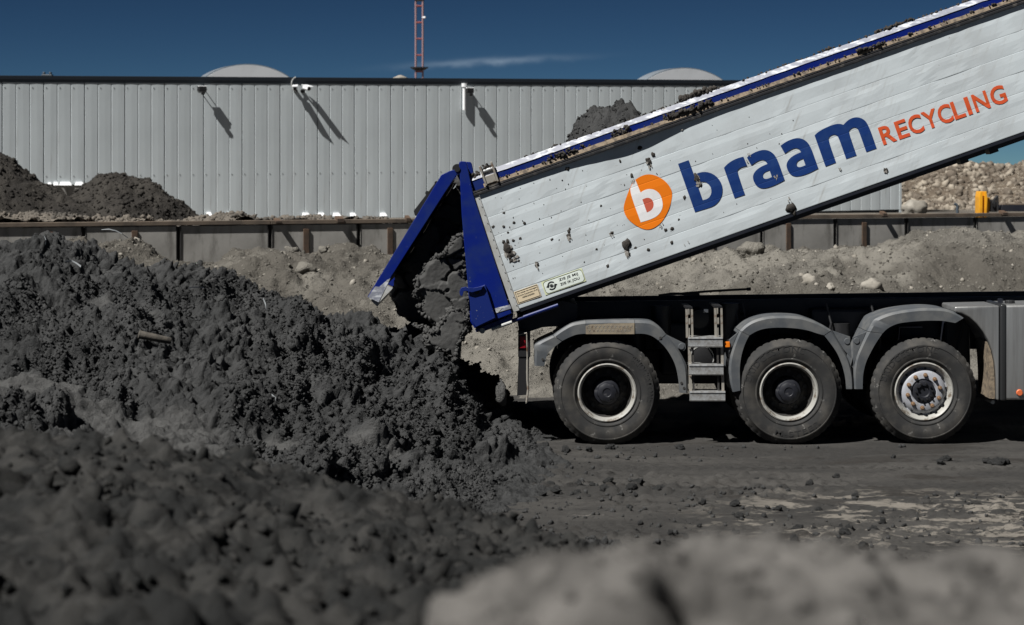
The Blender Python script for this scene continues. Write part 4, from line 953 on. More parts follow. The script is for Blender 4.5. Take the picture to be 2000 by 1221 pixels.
for k, (px, py, a, b) in enumerate(MUD):
    v, f = MUDV[k % 9][a < 2.2]; u_, v__ = UV(px, py)
    sx, sz_ = a * S * .8, b * S * .8; dep = min(sx, sz_) * .30
    me = npmesh('mud_clot', v * np.array([sx, dep, sz_]), f, True)
    o = link('mud_clot', me, mudm, body, Bp(u_, v__, prof_w(min(max(v__, 0), 236)) - dep * .35)); o.rotation_euler = (0, -.3, 0)
# crumbs of soil lying on rim and ledge
pts = []; sz = []
def crumbline(u0, u1, v0, v1, w, n, s0, s1):
    for _ in range(n):
        pts.append(np.array(Bp(random.uniform(u0, u1), random.uniform(v0, v1), w + random.uniform(-.02, .02)))); sz.append(random.uniform(s0, s1) ** 1)
crumbline(120, 1150, 276, 278, .05, 160, .006, .02); crumbline(30, 1150, 253.5, 255, -.01, 170, .006, .018); crumbline(445, 520, 277, 285, .05, 90, .012, .035)
crumbline(400, 500, 253, 262, -.02, 120, .010, .028); crumbline(160, 240, 253, 262, -.02, 60, .008, .022); crumbline(290, 330, 254, 268, -.015, 50, .008, .024); crumbline(845, 930, 277, 281, .05, 40, .01, .03); crumbline(730, 760, 277, 281, .05, 14, .01, .028); crumbline(800, 860, 253, 257, -.02, 30, .01, .024); crumbline(10, 27, 270, 280, .03, 16, .01, .025); crumbline(31, 55, 276, 288, .0, 40, .006, .018)
v_, f_ = scatter(pts, sz, CLODS1); tag(link('soil_crumbs', npmesh('soil_crumbs', v_, f_, True), mudm, body), kind='stuff')

# ---- chassis, axles, tanks
zt_ = lambda px, py, w: P(px, py, TY + w)
for w in (.83, 1.60):
    mb = MB(); a = P(1092, 595, TY + w); b = P(2900, 566, TY + w)
    zt2 = P(1092, 590, TY + .83).z; z2 = P(2000, 579, TY + .83).z; zt3 = zt2 + (z2 - zt2) * (b.x - a.x) / (P(2000, 579, TY + .83).x - a.x)
    mb.poly_extrude([(a.x, TY + w, zt2), (b.x, TY + w, zt3), (b.x, TY + w, zt3 - .42), (a.x, TY + w, zt2 - .42)], (0, .08, 0))
    mb.build('frame_rail', navy, truck, bevel=.006)
for px in (1100, 1270, 1420, 1660, 1900, 2200, 2500):
    mb = MB(); c = P(px, 650, TY + .92); mb.box((c.x - .06, TY + .92, .85), (c.x + .06, TY + 1.59, 1.2)); mb.build('cross_member', navy, truck)
def hub_z(py): return T(0, py).z
WH = [(1186, 768, 104.5), (1542, 766.5, 105), (1806, 765.5, 104.5), (2480, 766, 104)]
for px, py, r in WH:
    c = T(px, py); mb = MB(); mb.tube((c.x, TY + .3, c.z), (c.x, TY + 2.2, c.z), .11, 16); mb.build('axle', navy, truck)
    mb = MB(); mb.box((c.x - .12, TY + .6, c.z + .12), (c.x + .12, TY + .8, 1.1)); mb.build('spring_pack', navy, truck); mb = MB(); mb.box((c.x - .12, TY + 1.7, c.z + .12), (c.x + .12, TY + 1.9, 1.1)); mb.build('spring_pack', navy, truck)
for px, py, w, rr in ((1374.5, 631, .45, 19), (1377, 705, .32, 24)):
    c = T(px, py, w); mb = MB(); mb.tube(c, c + Vector((0, 1.0, 0)), rr * S, 28); mb.build('air_tank', black_m, truck, bevel=.012, smooth=True)
    mb = MB(); mb.lathe(c + Vector((0, -.004, 0)), [(rr * S * .93, 0), (rr * S * 1.0, 0), (rr * S * 1.0, .03), (rr * S * .93, .03), (rr * S * .93, 0)], 28); mb.build('tank_rim', alu_trim if rr > 20 else navy, truck)
mb = MB(); q = T(1383, 617, .447); mb.box(q, q + Vector((.045, .002, .035))); mb.build('tank_label', white_m, truck)
for px, y0, y1 in ((1440, 600, 690), (1300, 605, 690), (1480, 640, 700), (1660, 640, 720), (1250, 660, 720), (1720, 640, 700)):
    c = T(px, y1, .6); mb = MB(); mb.tube(c, T(px, y0, .6), .10, 16); mb.build('air_bellows', black_m, truck, smooth=True)
mb = MB(); mb.path([T(1305, 586, .75), T(1400, 578, .75), T(1483, 573.5, .75)], .012, 8); mb.tube(T(1476, 574, .75), T(1484, 573.5, .75), .018, 8); mb.path([T(1297, 587, .75), T(1325, 583, .75), T(1380, 584, .75)], .014, 8); mb.build('body_prop_bar', black_m, truck)
mb = MB(); mb.poly_extrude([T(x, y, .35) for x, y in ((1010, 628), (1040, 604), (1100, 592), (1130, 600), (1130, 640), (1060, 645), (1015, 660))], (0, 1.8, 0)); mb.build('rear_frame', navy, truck)
mb = MB(); mb.poly_extrude([T(x, y, .12) for x, y in ((1012, 648), (1036, 648), (1036, 700), (1012, 700))], (0, .12, 0)); mb.build('lamp_carrier', black_m, truck, bevel=.006)
mb = MB(); mb.poly_extrude([T(x, y, .13) for x, y in ((1013, 700.5), (1034, 700.5), (1032, 774), (1010, 776))], (0, .03, 0)); mb.build('mudflap', black_m, truck)
lamp = MB(); lamp.poly_extrude([T(x, y, .105) for x, y in ((1015, 659), (1026.5, 659), (1027, 682), (1015.5, 682))], (0, .012, 0)); lamp.build('tail_lamp', red_m, truck, bevel=.003)
mb = MB(); pp = [(1013, 655), (1029, 652), (1030, 700), (1029, 730), (1031, 760), (1028, 790)]; mb.path([T(x, y, .09) for x, y in pp], .007, 6); mb.path([T(x, y, .088) for x, y in ((1030, 705), (1030, 745), (1031.5, 762), (1028.5, 788))], .011, 6); mb.build('hanging_strap', rustyup, truck)

# ---- wheels
def tyre_prof(R, rr):
    return [(rr, .02), (rr + .012, .0), (rr + .03, -.012), (rr + .034, -.019), (rr + .044, -.019), (rr + .048, -.014), (rr + .07, -.021), (R - .145, -.029), (R - .11, -.031), (R - .078, -.026), (R - .075, -.031), (R - .066, -.029), (R - .062, -.019), (R - .04, -.004), (R - .022, .018), (R - .004, .03), (R, .05), (R, .10), (R - .014, .104), (R - .014, .118), (R, .122), (R, .178), (R - .014, .182), (R - .014, .198), (R, .202), (R, .26), (R - .03, .30), (R - .1, .33), (rr, .30)]
def arc_text(name, s, c, rad, a0, a1, h, mat, par, w):
    me = text_mesh(s, .01, 1.1); n = len(me.vertices); co = np.empty(n * 3); me.vertices.foreach_get('co', co); co = co.reshape(-1, 3)
    lo, hi = co.min(0), co.max(0); t = (co[:, 0] - lo[0]) / (hi[0] - lo[0]); a = np.radians(a0 + (a1 - a0) * t)
    sgn = 1 if a1 < a0 else -1
    r = rad + sgn * ((co[:, 1] - lo[1]) / (hi[1] - lo[1]) - .5) * h
    out = np.stack([c.x + np.cos(a) * r, np.full(n, c.y + w), c.z + np.sin(a) * r], 1); me.vertices.foreach_set('co', out.ravel()); me.materials.clear()
    return link(name, me, mat, par)
for k, (px, py, r) in enumerate(WH):
    c = T(px, py, .03); R = r * S; rr = 57 * S
    wh = empty('wheel', c, truck)
    mb = MB(); pr = tyre_prof(R, rr)
    nseg = 168
    mb.lathe(c, pr, nseg, lambda i, j, q: q - (.009 if (j in (14, 15, 16, 17) and i % 4 == 0) else 0))
    mb.build('tyre', rubber, wh, smooth=True)
    if k in (0, 1):
        mb = MB(); mb.lathe(c, [(r_, w + .34) for r_, w in pr], 96); mb.build('tyre', rubber, wh, smooth=True)
        mb = MB(); mb.lathe(c, [(rr + .004, .016), (rr + .004, -.004), (rr - .008, -.010), (rr - .022, -.002), (rr - .034, .04), (rr - .038, .075)], 64); mb.build('rim', rim_w, wh, smooth=True)
        mb = MB(); mb.lathe(c, [(rr - .0385, .076), (rr - .045, .15), (rr - .05, .20), (rr - .075, .225), (.17, .20), (.145, .20)], 64); mb.build('rim_dish', rim_d, wh, smooth=True)
        for i in range(10):
            t = 2 * math.pi * (i + .3) / 10; q = c + Vector((math.cos(t) * .195, .205, math.sin(t) * .195)); mb = MB(); mb.tube(q, q + Vector((0, -.004, 0)), .022, 12); mb.build('hand_hole', black_m, wh)
        for i in range(10):
            t = 2 * math.pi * (i + .8) / 10; q = c + Vector((math.cos(t) * .158, .20, math.sin(t) * .158)); mb = MB(); mb.tube(q, q + Vector((0, -.022, 0)), .014, 6); mb.build('nut', rim_d, wh)
        mb = MB(); mb.lathe(c, [(.145, .20), (.138, .12), (.125, .075), (.098, .066), (.09, .03), (.07, .02), (.045, .018), (.04, .024), (.0005, .024)], 40, lambda i, j, q: q * (1.05 if (j in (3, 4) and i % 5 < 3) else 1)); mb.build('hub', hub_m, wh, smooth=True)
    else:
        mb = MB(); mb.lathe(c, [(rr + .004, .016), (rr + .004, -.004), (rr - .008, -.010), (rr - .024, .0), (rr - .04, .03), (rr - .05, .055)], 64); mb.build('rim', rim_w, wh, smooth=True)
        mb = MB(); mb.lathe(c, [(rr - .0505, .056), (rr - .062, .058), (rr - .078, .03), (.185, .014), (.13, .012), (.118, .03)], 64); mb.build('rim_disc', rim_s, wh, smooth=True)
        for i in range(14):
            t = 2 * math.pi * (i + .3) / 14; q = c + Vector((math.cos(t) * (rr - .066), .046, math.sin(t) * (rr - .066))); mb = MB(); mb.tube(q, q + Vector((0, -.006, 0)), .014, 10); mb.build('hand_hole', black_m, wh)
        for i in range(10):
            t = 2 * math.pi * (i + .35) / 10; q = c + Vector((math.cos(t) * .165, .014, math.sin(t) * .165)); mb = MB(); mb.tube(q, q + Vector((0, -.012, 0)), .022, 12); mb.tube(q + Vector((0, -.012, 0)), q + Vector((0, -.034, 0)), .017, 6, .013); mb.build('nut', nut_m, wh)
        mb = MB(); mb.lathe(c, [(.118, .03), (.112, .006), (.095, .0), (.06, .0), (.05, .014), (.0005, .016)], 32); mb.build('hub', hub_m, wh, smooth=True)
        for i in range(10):
            t = 2 * math.pi * (i + .1) / 10; q = c + Vector((math.cos(t) * .082, .002, math.sin(t) * .082)); mb = MB(); mb.tube(q, q + Vector((0, -.02, 0)), .010, 6); mb.build('hub_bolt', black_m, wh)
    if k < 3:
        a = ((55, -12), (165, 70), (165, 72))[k]
        arc_text('tyre_letters', 'BRIDGESTONE', c, R - .105, a[0], a[1], .062, rubber_l, wh, -.0315)
        if k == 1: arc_text('tyre_letters', 'M-STEER', c, R - .12, 250, 315, .05, rubber_l, wh, -.0315)

for px, py, r in WH:
    c = T(px, py, 2.47); R = r * S; wh = empty('wheel', c, truck)
    mb = MB(); mb.lathe(c, [(q, -w) for q, w in tyre_prof(R, 57 * S)], 72); mb.build('tyre', rubber, wh, smooth=True)
    mb = MB(); mb.lathe(c, [(57 * S, -.01), (57 * S - .03, -.05), (57 * S - .05, -.24), (.14, -.22), (.0005, -.2)], 40); mb.build('rim', rim_d, wh, smooth=True)
for (x0, x1), (y0, y1) in (((1300, 1352), (640, 745)), ((1404, 1478), (622, 752)), ((1600, 1745), (612, 765)), ((1868, 1925), (625, 760))):
    mb = MB(); mb.poly_extrude([T(x0, y1, .62), T(x1, y1, .62), T(x1 - 3, y0, .62), T(x0 + 3, y0, .62)], (0, .9, 0)); mb.build('suspension_housing', navy, truck, bevel=.03)
mb = MB(); mb.poly_extrude([T(1120, 700, .95), T(1930, 700, .95), T(1930, 770, .95), T(1120, 770, .95)], (0, .5, 0)); mb.build('axle_beam', navy, truck, bevel=.02)
for px in (1445, 1462, 1630, 1720, 1895):
    mb = MB(); mb.path([T(px, 600, .55), T(px + 9, 640, .5), T(px - 5, 690, .5), T(px + 4, 745, .55)], .013, 6); mb.build('air_hose', black_m, truck)
# ---- mudguards
def guard(name, outer, inner, wf=.0, depth=.55, cuts=()):
    """arched guard: a flanged face between two pixel outlines and a shell going in from the outer one"""
    def dense(p):
        p = [Vector(q) for q in p]; r = []
        for i in range(len(p) - 1):
            a, b, c, d = p[max(i - 1, 0)], p[i], p[i + 1], p[min(i + 2, len(p) - 1)]
            for k in range(4):
                t = k / 4; r.append(.5 * ((2 * b) + (c - a) * t + (2 * a - 5 * b + 4 * c - d) * t * t + (3 * b - a - 3 * c + d) * t ** 3))
        return r + [p[-1]]
    outer, inner = dense(outer), dense(inner); n = len(outer); lip = MB()
    for (ox, oy), (ix, iy) in zip(outer, inner):
        mx, my = ox * .8 + ix * .2, oy * .8 + iy * .2
        lip.v += [T(ox, oy, wf + .02), T(mx, my, wf), T(ix, iy, wf + .004), T(ix, iy, wf + .014), T(mx, my, wf + .012), T(ox * .97 + ix * .03, oy * .97 + iy * .03, depth), T(ox, oy, depth)]
    m = 7
    for i in range(n - 1):
        for j in range(m): lip.f.append([i * m + j, (i + 1) * m + j, (i + 1) * m + (j + 1) % m, i * m + (j + 1) % m])
    lip.f += [list(range(m)), [(n - 1) * m + j for j in range(m - 1, -1, -1)]]
    return lip.build(name, fender_m, truck, smooth=True)
guard('mudguard', [(1044, 715), (1044, 690), (1046, 673), (1080, 656)], [(1063, 715), (1068, 695), (1079, 681), (1097, 667)])
guard('mudguard', [(1081, 655.5), (1098, 643), (1118, 632), (1144, 627)], [(1098, 666), (1112, 659), (1127, 653.5), (1144, 652)])
guard('mudguard', [(1144.6, 627), (1175, 626), (1207, 625.5), (1239, 625.5)], [(1144.6, 652), (1175, 652), (1207, 652), (1239, 652)])
guard('mudguard', [(1239.6, 625.5), (1258, 626), (1274, 629), (1290, 640), (1301, 653)], [(1239.6, 652), (1254, 652), (1265, 653.5), (1276, 658), (1286, 665)])
guard('mudguard', [(1302, 654), (1314, 667), (1324, 681), (1335, 700), (1342, 717), (1344, 745), (1343.5, 768)], [(1287, 666), (1296, 675), (1304, 685), (1313, 700), (1320, 717), (1325, 742), (1327, 767)])
guard('mudguard', [(1431.5, 766), (1426, 745), (1424, 720), (1426, 700), (1430, 684), (1437, 664), (1444.5, 646.5)], [(1446, 763), (1445.5, 745), (1445, 720), (1447, 701), (1451, 684), (1457, 668), (1463.5, 655.5)])
guard('mudguard', [(1445.2, 646), (1458, 634), (1475, 625), (1497, 619), (1520, 617), (1545, 617.5), (1568, 620), (1587, 626), (1604, 633), (1624, 645)], [(1464.2, 655), (1476, 648), (1490, 643), (1508, 640.5), (1526, 640), (1548, 641), (1568, 643.5), (1583, 647), (1595, 651), (1609.5, 655)])
guard('mudguard', [(1625, 646), (1636, 663), (1646, 681), (1655, 697), (1661, 712), (1666, 736), (1667, 760)], [(1610.5, 656), (1623, 672), (1634, 688), (1641, 703), (1646, 717), (1651, 738), (1653, 760)])
guard('mudguard', [(1669, 760), (1668.3, 742), (1668, 726), (1670, 709), (1674, 693), (1684, 669), (1694, 648)], [(1685, 760), (1685.3, 745), (1686, 732), (1689, 717), (1694, 702), (1708, 675), (1723.5, 651.5)])
guard('mudguard', [(1694.6, 647), (1702, 633), (1712, 622), (1745, 610), (1790, 603), (1829, 602), (1859, 607), (1883, 621)], [(1724.2, 651), (1731, 644), (1742, 637), (1760, 631), (1799, 627), (1835, 626.5), (1852, 628.5), (1866, 631)])
for pts_ in ([(1302, 654), (1339, 672), (1340, 681), (1336, 686), (1324, 681)], [(1626, 646), (1661, 658), (1663.5, 700), (1648, 683)], [(1666, 659), (1693, 648), (1676, 690), (1667.5, 715)], [(1444, 647), (1424, 664), (1424, 690), (1436, 664)], [(1047, 673), (1044.5, 690), (1046, 706), (1060, 690), (1078, 672), (1080, 657)]):
    mb = MB(); mb.poly_extrude([T(x, y, .016) for x, y in pts_], (0, .012, 0)); mb.build('guard_gusset', fender_m, truck, bevel=.003)
for px, py in ((1655, 667), (1673.5, 666), (1331, 677), (1054, 684)):
    c = T(px, py, .016); mb = MB(); mb.tube(c, c + Vector((0, -.008, 0)), 6.2 * S, 18, 5.4 * S); mb.build('guard_cap', fender_m, truck)
for px, py in ((1060, 702), (1290, 660), (1336, 758), (1331, 748)):
    c = T(px, py, .004); mb = MB(); mb.tube(c, c + Vector((0, -.008, 0)), 2.6 * S, 10); mb.build('guard_bolt', rim_d, truck)
mb = MB(); mb.poly_extrude([T(x, y, -.006) for x, y in ((1144, 637), (1152, 634), (1190, 632), (1230, 631.5), (1239, 631), (1239, 652.5), (1144, 652.5))], (0, .005, 0)); mb.build('tread_plate', tread_pl, truck)
mb = MB()
for i in range(12):
    for j in range(2):
        x = 1148 + i * 7.7 + (3.8 if j else 0); y = 638.5 + j * 7
        if x > 1235: continue
        for a, b in ((-1, 1), (1, 1)):
            mb.poly_extrude([T(x - 2.6 * a, y - 2.4, -.0085), T(x - 1.9 * a, y - 3.0, -.0085), T(x + 2.4 * a * b, y + 2.4 - .6, -.0085), T(x + 1.8 * a * b, y + 2.6, -.0085)], (0, .002, 0))
mb.build('tread_pattern', rustyup, truck)

# ---- ladder
for x0, x1, y0, y1 in ((1339, 1343.4, 604, 660), (1349.2, 1353.2, 604, 660), (1395, 1399.4, 602, 660), (1407.2, 1411, 602, 660)):
    mb = MB(); mb.poly_extrude([T(x0, y0, .0), T(x1, y0, .0), T(x1 + 1.2, y1, .0), T(x0 + 1.2, y1, .0)], (0, .03, 0)); mb.build('ladder_upright', rustyup, truck)
for x0, x1, y0, y1 in ((1343, 1349.6, 603, 660), (1399, 1407.6, 601, 660)):
    for k in range(3):
        a = y0 + (y1 - y0) * k / 3; b = a + (y1 - y0) / 3 - (7 if k < 2 else 1)
        mb = MB(); off = 1.4 * (k % 2); mb.poly_extrude([T(x0 + .8 + k * .4, a, .004), T(x0 + 3.6 + off + k * .4, a, .004), T(x0 + 3.6 + off + k * .4, b, .004), T(x0 + .8 + k * .4, b, .004)], (0, .02, 0)); mb.build('ladder_web', rustyup, truck)
    mb = MB(); mb.poly_extrude([T(x0 - 4, y0 - 4, .002), T(x1 + 3, y0 - 3, .002), T(x1 + 3, y0, .002), T(x0 - 4, y0, .002)], (0, .5, 0)); mb.build('ladder_bracket', black_m, truck)
for x0, x1, y0, y1 in ((1344, 1350, 678, 764), (1352, 1355, 678, 764), (1400, 1403.5, 678, 764), (1408, 1413, 678, 764)):
    mb = MB(); mb.poly_extrude([T(x0, y0, .012), T(x1, y0, .012), T(x1 + 2, y1, .012), T(x0 + 2, y1, .012)], (0, .02, 0)); mb.build('ladder_upright', rustyup if x1 - x0 > 4 else rim_d, truck)
for x0, x1, y0, y1 in ((1343.5, 1411, 658, 678), (1345, 1412.5, 711, 732), (1346.5, 1416, 763.5, 783)):
    mb = MB(); h = y1 - y0
    mb.poly_extrude([T(x0, y0, -.03), T(x1, y0, -.03), T(x1, y0 + h * .16, -.034), T(x0, y0 + h * .16, -.034)], (0, .2, 0))
    mb.poly_extrude([T(x0, y0 + h * .17, -.026), T(x1, y0 + h * .17, -.026), T(x1, y1 - h * .12, -.026), T(x0, y1 - h * .12, -.026)], (0, .012, 0))
    mb.poly_extrude([T(x0, y1 - h * .11, -.034), T(x1, y1 - h * .11, -.034), T(x1, y1, -.03), T(x0, y1, -.03)], (0, .03, 0)); mb.build('ladder_step', alu_m, truck)
# ---- fuel tank, marker lamps
arch = [(1864, 598), (1864, 610), (1880, 613)] + [(1880 + 66 * math.sin(t), 612 + 168 * (1 - math.cos(t)) / 1.0) for t in [math.pi / 2 * i / 10 for i in range(1, 10)]] + [(1946, 780)]
arch = [(1865, 599), (1865, 610), (1879, 612.5), (1893, 620), (1907, 632), (1920, 648), (1930, 665), (1938, 685), (1943, 708), (1945.5, 735), (1946, 782), (1952.5, 782), (1952.5, 597)]
mb = MB(); mb.poly_extrude([T(x, y, -.0) for x, y in arch], (0, .62, 0)); mb.build('tank_wing', tank_m, truck, bevel=.022, smooth=True, seg=3)
mb = MB(); mb.poly_extrude([T(x, y, .03) for x, y in ((1929, 668), (1936, 684), (1941.5, 708), (1944, 735), (1944.5, 780), (1934, 779), (1934, 735), (1932, 700))], (0, .5, 0)); mb.build('wing_edge', ledge_m, truck)
mb = MB(); mb.poly_extrude([T(x, y, .0) for x, y in ((1953.5, 596), (2190, 592), (2190, 782), (1953.5, 782))], (0, .62, 0)); mb.build('fuel_tank', tank_m, truck, bevel=.03, smooth=True, seg=4)
for x in (1953.5, 2110):
    mb = MB(); mb.poly_extrude([T(x, 594.5, -.010), T(x + 12.5, 594.2, -.010), T(x + 12.5, 783.5, -.010), T(x, 783.5, -.010)], (0, .64, 0)); mb.build('tank_strap', strap_m, truck, bevel=.02, smooth=True, seg=3)
c = T(1983, 596, .22); mb = MB(); mb.tube(c, c + Vector((0, 0, .035)), .055, 9, .05); mb.build('fuel_cap', black_m, truck, bevel=.006)
mb = MB(); mb.box(T(1964, 597, .25), T(1971, 587, .33)); mb.build('filler_bracket', navy, truck)
c = T(1991, 767, -.004); mb = MB(); mb.tube(c, c + Vector((0, -.016, 0)), 6.6 * S, 20, 5.2 * S); mb.build('side_reflector', orange_r, truck, smooth=True)
mb = MB(); mb.poly_extrude([T(x, y, -.0) for x, y in ((1415, 668), (1425.5, 667.5), (1426, 678.5), (1417, 679))], (0, .03, 0)); mb.build('marker_lamp', amber, truck, bevel=.005)
mb = MB(); mb.poly_extrude([T(x, y, .03) for x, y in ((1413, 672), (1424, 662), (1427, 690), (1431, 745))], (0, .01, 0)); mb.build('lamp_plate', black_m, truck)
mb = MB(); c = T(1944, 788, .1); mb.tube(c, c + Vector((0, .3, 0)), .02, 8); mb.build('drain_pipe', alu_trim, truck)
# ---- cab and lift ram beyond the picture's right edge
cab = [(2290, 760), (2290, 250), (2330, 205), (2560, 205), (2640, 240), (2690, 470), (2700, 790), (2590, 790), (2575, 720), (2530, 670), (2480, 655), (2430, 670), (2385, 720), (2372, 790)]
mb = MB(); mb.poly_extrude([T(x, y, .02) for x, y in cab], (0, 2.46, 0)); mb.build('cab', panel_m, truck, bevel=.04, smooth=True, seg=3)
mb = MB(); mb.poly_extrude([T(x, y, .01) for x, y in ((2450, 270), (2600, 270), (2640, 430), (2640, 470), (2450, 470))], (0, .012, 0)); mb.build('cab_window', black_m, truck)
mb = MB(); mb.tube((T(2170, 600).x, TY + 1.25, T(0, 640).z), Bp(ULEN - 10, 20, 1.25), .09, 20); mb.build('lift_ram', alu_m, truck)

# ---- soil sliding off the tail: near face pressed smooth by the side wall, cracked
def slab(name, lab, outline, w0, w1, seed, rad=.10, crack=1.0, tilt=0.0):
    pl = np.array([[T(x, y).x, T(x, y).z] for x, y in outline]); st = .0095
    gx_ = np.arange(pl[:, 0].min() - .02, pl[:, 0].max() + .02, st); gz_ = np.arange(pl[:, 1].min() - .02, pl[:, 1].max() + .02, st)
    X, Z = np.meshgrid(gx_, gz_, indexing='ij'); x, z = X.ravel(), Z.ravel()
    p3 = np.stack([x, z, 0 * x], 1); jx = x + .022 * fbm(p3 * 9, 3, seed); jz = z + .022 * fbm(p3 * 9 + 5, 3, seed + 1)
    ins = np.zeros(len(x), bool); dist = np.full(len(x), 9.0); n = len(pl)
    for i in range(n):
        a, b = pl[i], pl[(i + 1) % n]
        with np.errstate(divide='ignore', invalid='ignore'):
            cr = ((a[1] > jz) != (b[1] > jz)) & (jx < (b[0] - a[0]) * (jz - a[1]) / (b[1] - a[1] + 1e-12) + a[0])
        ins ^= cr
        ab = b - a; t = np.clip(((jx - a[0]) * ab[0] + (jz - a[1]) * ab[1]) / (ab @ ab), 0, 1)
        dist = np.minimum(dist, np.hypot(jx - a[0] - t * ab[0], jz - a[1] - t * ab[1]))
    q = p3 * np.array([3.0, 4.2, 1]) + .28 * np.stack([fbm(p3 * 5, 3, seed + 3), fbm(p3 * 5 + 9, 3, seed + 4), 0 * x], 1)
    f1, f2, cid = worley(q, seed + 5)
    ck = (1 - sstep(.01, .10, f2 - f1)) * sstep(-.35, .1, fbm(p3 * 2.1, 2, seed + 8)) * crack
    e = np.clip(1 - dist / rad, 0, 1)
    w = w0 + rad * 1.2 * (1 - np.sqrt(np.clip(1 - e ** 2, 0, 1))) + .08 * ck + .05 * (cid - .5) * crack + .015 * fbm(p3 * 2.5, 2, seed + 6) + .002 * fbm(p3 * 40, 2, seed + 7) + (.05 - clods(p3, (.09, .045), seed + 60, .6)) * sstep(.2, .8, e)
    w += tilt * (z - z.min())
    V = np.stack([x, TY + w, z], 1); F_ = grid_faces(len(gx_), len(gz_)); F_ = F_[ins[F_].all(1)]
    ed = np.concatenate([F_[:, [i, (i + 1) % 4]] for i in range(4)]); key = np.sort(ed, 1); _, inv, cnt = np.unique(key, axis=0, return_inverse=True, return_counts=True)
    be = ed[cnt[inv.ravel()] == 1]; k0 = len(V); V = np.concatenate([V, np.stack([x, np.full(len(x), TY + w1), z], 1)])
    F_ = np.concatenate([F_, np.stack([be[:, 1], be[:, 0], be[:, 0] + k0, be[:, 1] + k0], 1)])
    V, F_, used = cull(V, F_, np.ones(len(V), bool))
    me = npmesh(name, V, F_, True); o = tag(link(name, me, slab_m), lab, 'soil slab')
    if w0 < .3:
        ok = np.where(ins & ((e > .45) | (ck > .6)))[0]; ix = RNG.choice(ok, 900); sz = .006 + .024 * RNG.random(900) ** 2
        va, fa = scatter(np.stack([x, TY + w, z], 1)[ix], sz, ROUGH1); tag(link('crumbs', npmesh('crumbs', va, fa), slab_m, o), kind='stuff')
    return o
slab('soil_slab', 'thick cracked slab of dark soil sliding out under the open tailgate', [(912, 448), (896, 456), (880, 470), (868, 492), (846, 500), (836, 512), (820, 526), (806, 544), (805, 556), (812, 580), (822, 590), (808, 600), (830, 622), (850, 640), (890, 650), (918, 648), (921, 628), (916, 560), (909, 480)], .02, .6, 401, .05)
slab('soil_fill', 'dark shaded soil filling the open tail between tailgate and body', [(902, 335), (888, 350), (830, 440), (768, 540), (752, 585), (770, 625), (800, 640), (850, 650), (960, 640), (985, 600), (930, 430)], .5, 2.35, 451, .05)
slab('soil_slab', 'smooth lower slab of wet soil hanging below the sliding mass', [(812, 634), (826, 655), (836, 676), (850, 679), (856, 690), (872, 694), (886, 704), (896, 704), (899, 690), (905, 665), (914, 648), (918, 630), (905, 600), (880, 598), (862, 622), (846, 640), (828, 640)], -.06, 1.2, 431, .07, .5, .12)
# load still in the body, lump showing above the rim
V_, N_, F_ = heightfield(np.arange(10, 1250, 3.2), np.arange(.06, 2.44, .03), lambda u, w: 90 + 150 * sstep(-50, 350, u) + 0 * w)
u_, w_ = V_[:, 0], V_[:, 1]
lump = np.interp(u_, [60, 110, 147, 203, 225, 243, 275, 304, 335, 350, 360, 372], [0, 15, 34, 52, 66, 76, 84, 90, 80, 76, 50, 0]) * np.exp(-((w_ - 1.2) / .8) ** 4)
vv = 60 + 160 * sstep(20, 260, u_) - 110 * sstep(430, 760, u_) + lump
pw = np.stack([1003 + .9435 * u_ - .3313 * vv, 607 - .3313 * u_ - .9435 * vv], 1)
V3 = np.stack([(pw[:, 0] - 1000) * S, TY + w_, CH - (pw[:, 1] - HZ) * S], 1)
dd = clods(V3, (.20, .09, .05), 470, .45) * np.where(lump > 6, 1, .5) + .06 * fbm(V3 * 5, 4, 475, .6) - .03
V3[:, 2] += dd
me = npmesh('soil_load', V3, F_, True); attr(me, 'smear', np.zeros(len(V3)))
load = tag(link('soil_load', me, soil), 'brown lump of soil load still showing above the rim of the tipper', 'soil load')

ix = RNG.choice(np.where((u_ > 120) & (u_ < 440))[0], 1500); sz = .007 + .022 * RNG.random(1500) ** 2.2
va, fa = scatter(V3[ix] + np.array([0, 0, .004]), sz, ROUGH1); tag(link('crumbs', npmesh('crumbs', va, fa, True), soil, load), kind='stuff')

# ================================================================== SMALL THINGS
# ---- machine top behind the wall at the right
MYY = 52.0
mc = empty('yellow_machine', P(1930, 425, MYY)); tag(mc, 'yellow machine part with black hoses showing above the wall at far right', 'machine')
def mbx(name, pts_, w0, w1, m, bev=.01):
    mb = MB(); mb.poly_extrude([P(x, y, MYY) + Vector((0, w0, 0)) for x, y in pts_], (0, w1 - w0, 0)); return mb.build(name, m, mc, bevel=bev)
mbx('side_plate', [(1913, 425), (1913, 385), (1915, 374), (1918.5, 374), (1919.5, 386), (1919, 425)], 0, .5, yellow)
mbx('side_plate', [(1923, 425), (1923.5, 374), (1927, 374), (1929, 388), (1927, 425)], 0, .5, yellow)
mbx('web_plate', [(1918.6, 425), (1919, 383), (1924, 383), (1924, 425)], .1, .4, yellow)
mbx('arm', [(1928.5, 420), (1929, 388), (1936, 386), (1937, 398), (1934, 420)], .15, .4, yellow)
mbx('bracket', [(1937, 414), (1936, 396), (1941, 390), (1950, 396), (1950, 414)], .1, .6, black_m)
mb = MB(); mb.path([P(1938, 398, MYY), P(1943, 388, MYY), P(1948, 382, MYY), P(1949, 412, MYY)], .03, 6); mb.path([P(1934, 392, MYY), P(1941, 400, MYY), P(1946, 386, MYY)], .025, 6); mb.build('hose', black_m, mc)
mbx('beam', [(1955, 413), (1957, 401), (2120, 400), (2120, 413)], 0, .5, navy)
mbx('beam_top', [(1957, 400.4), (2120, 399.4), (2120, 397.4), (1962, 398)], 0, .5, rail_m, .004)
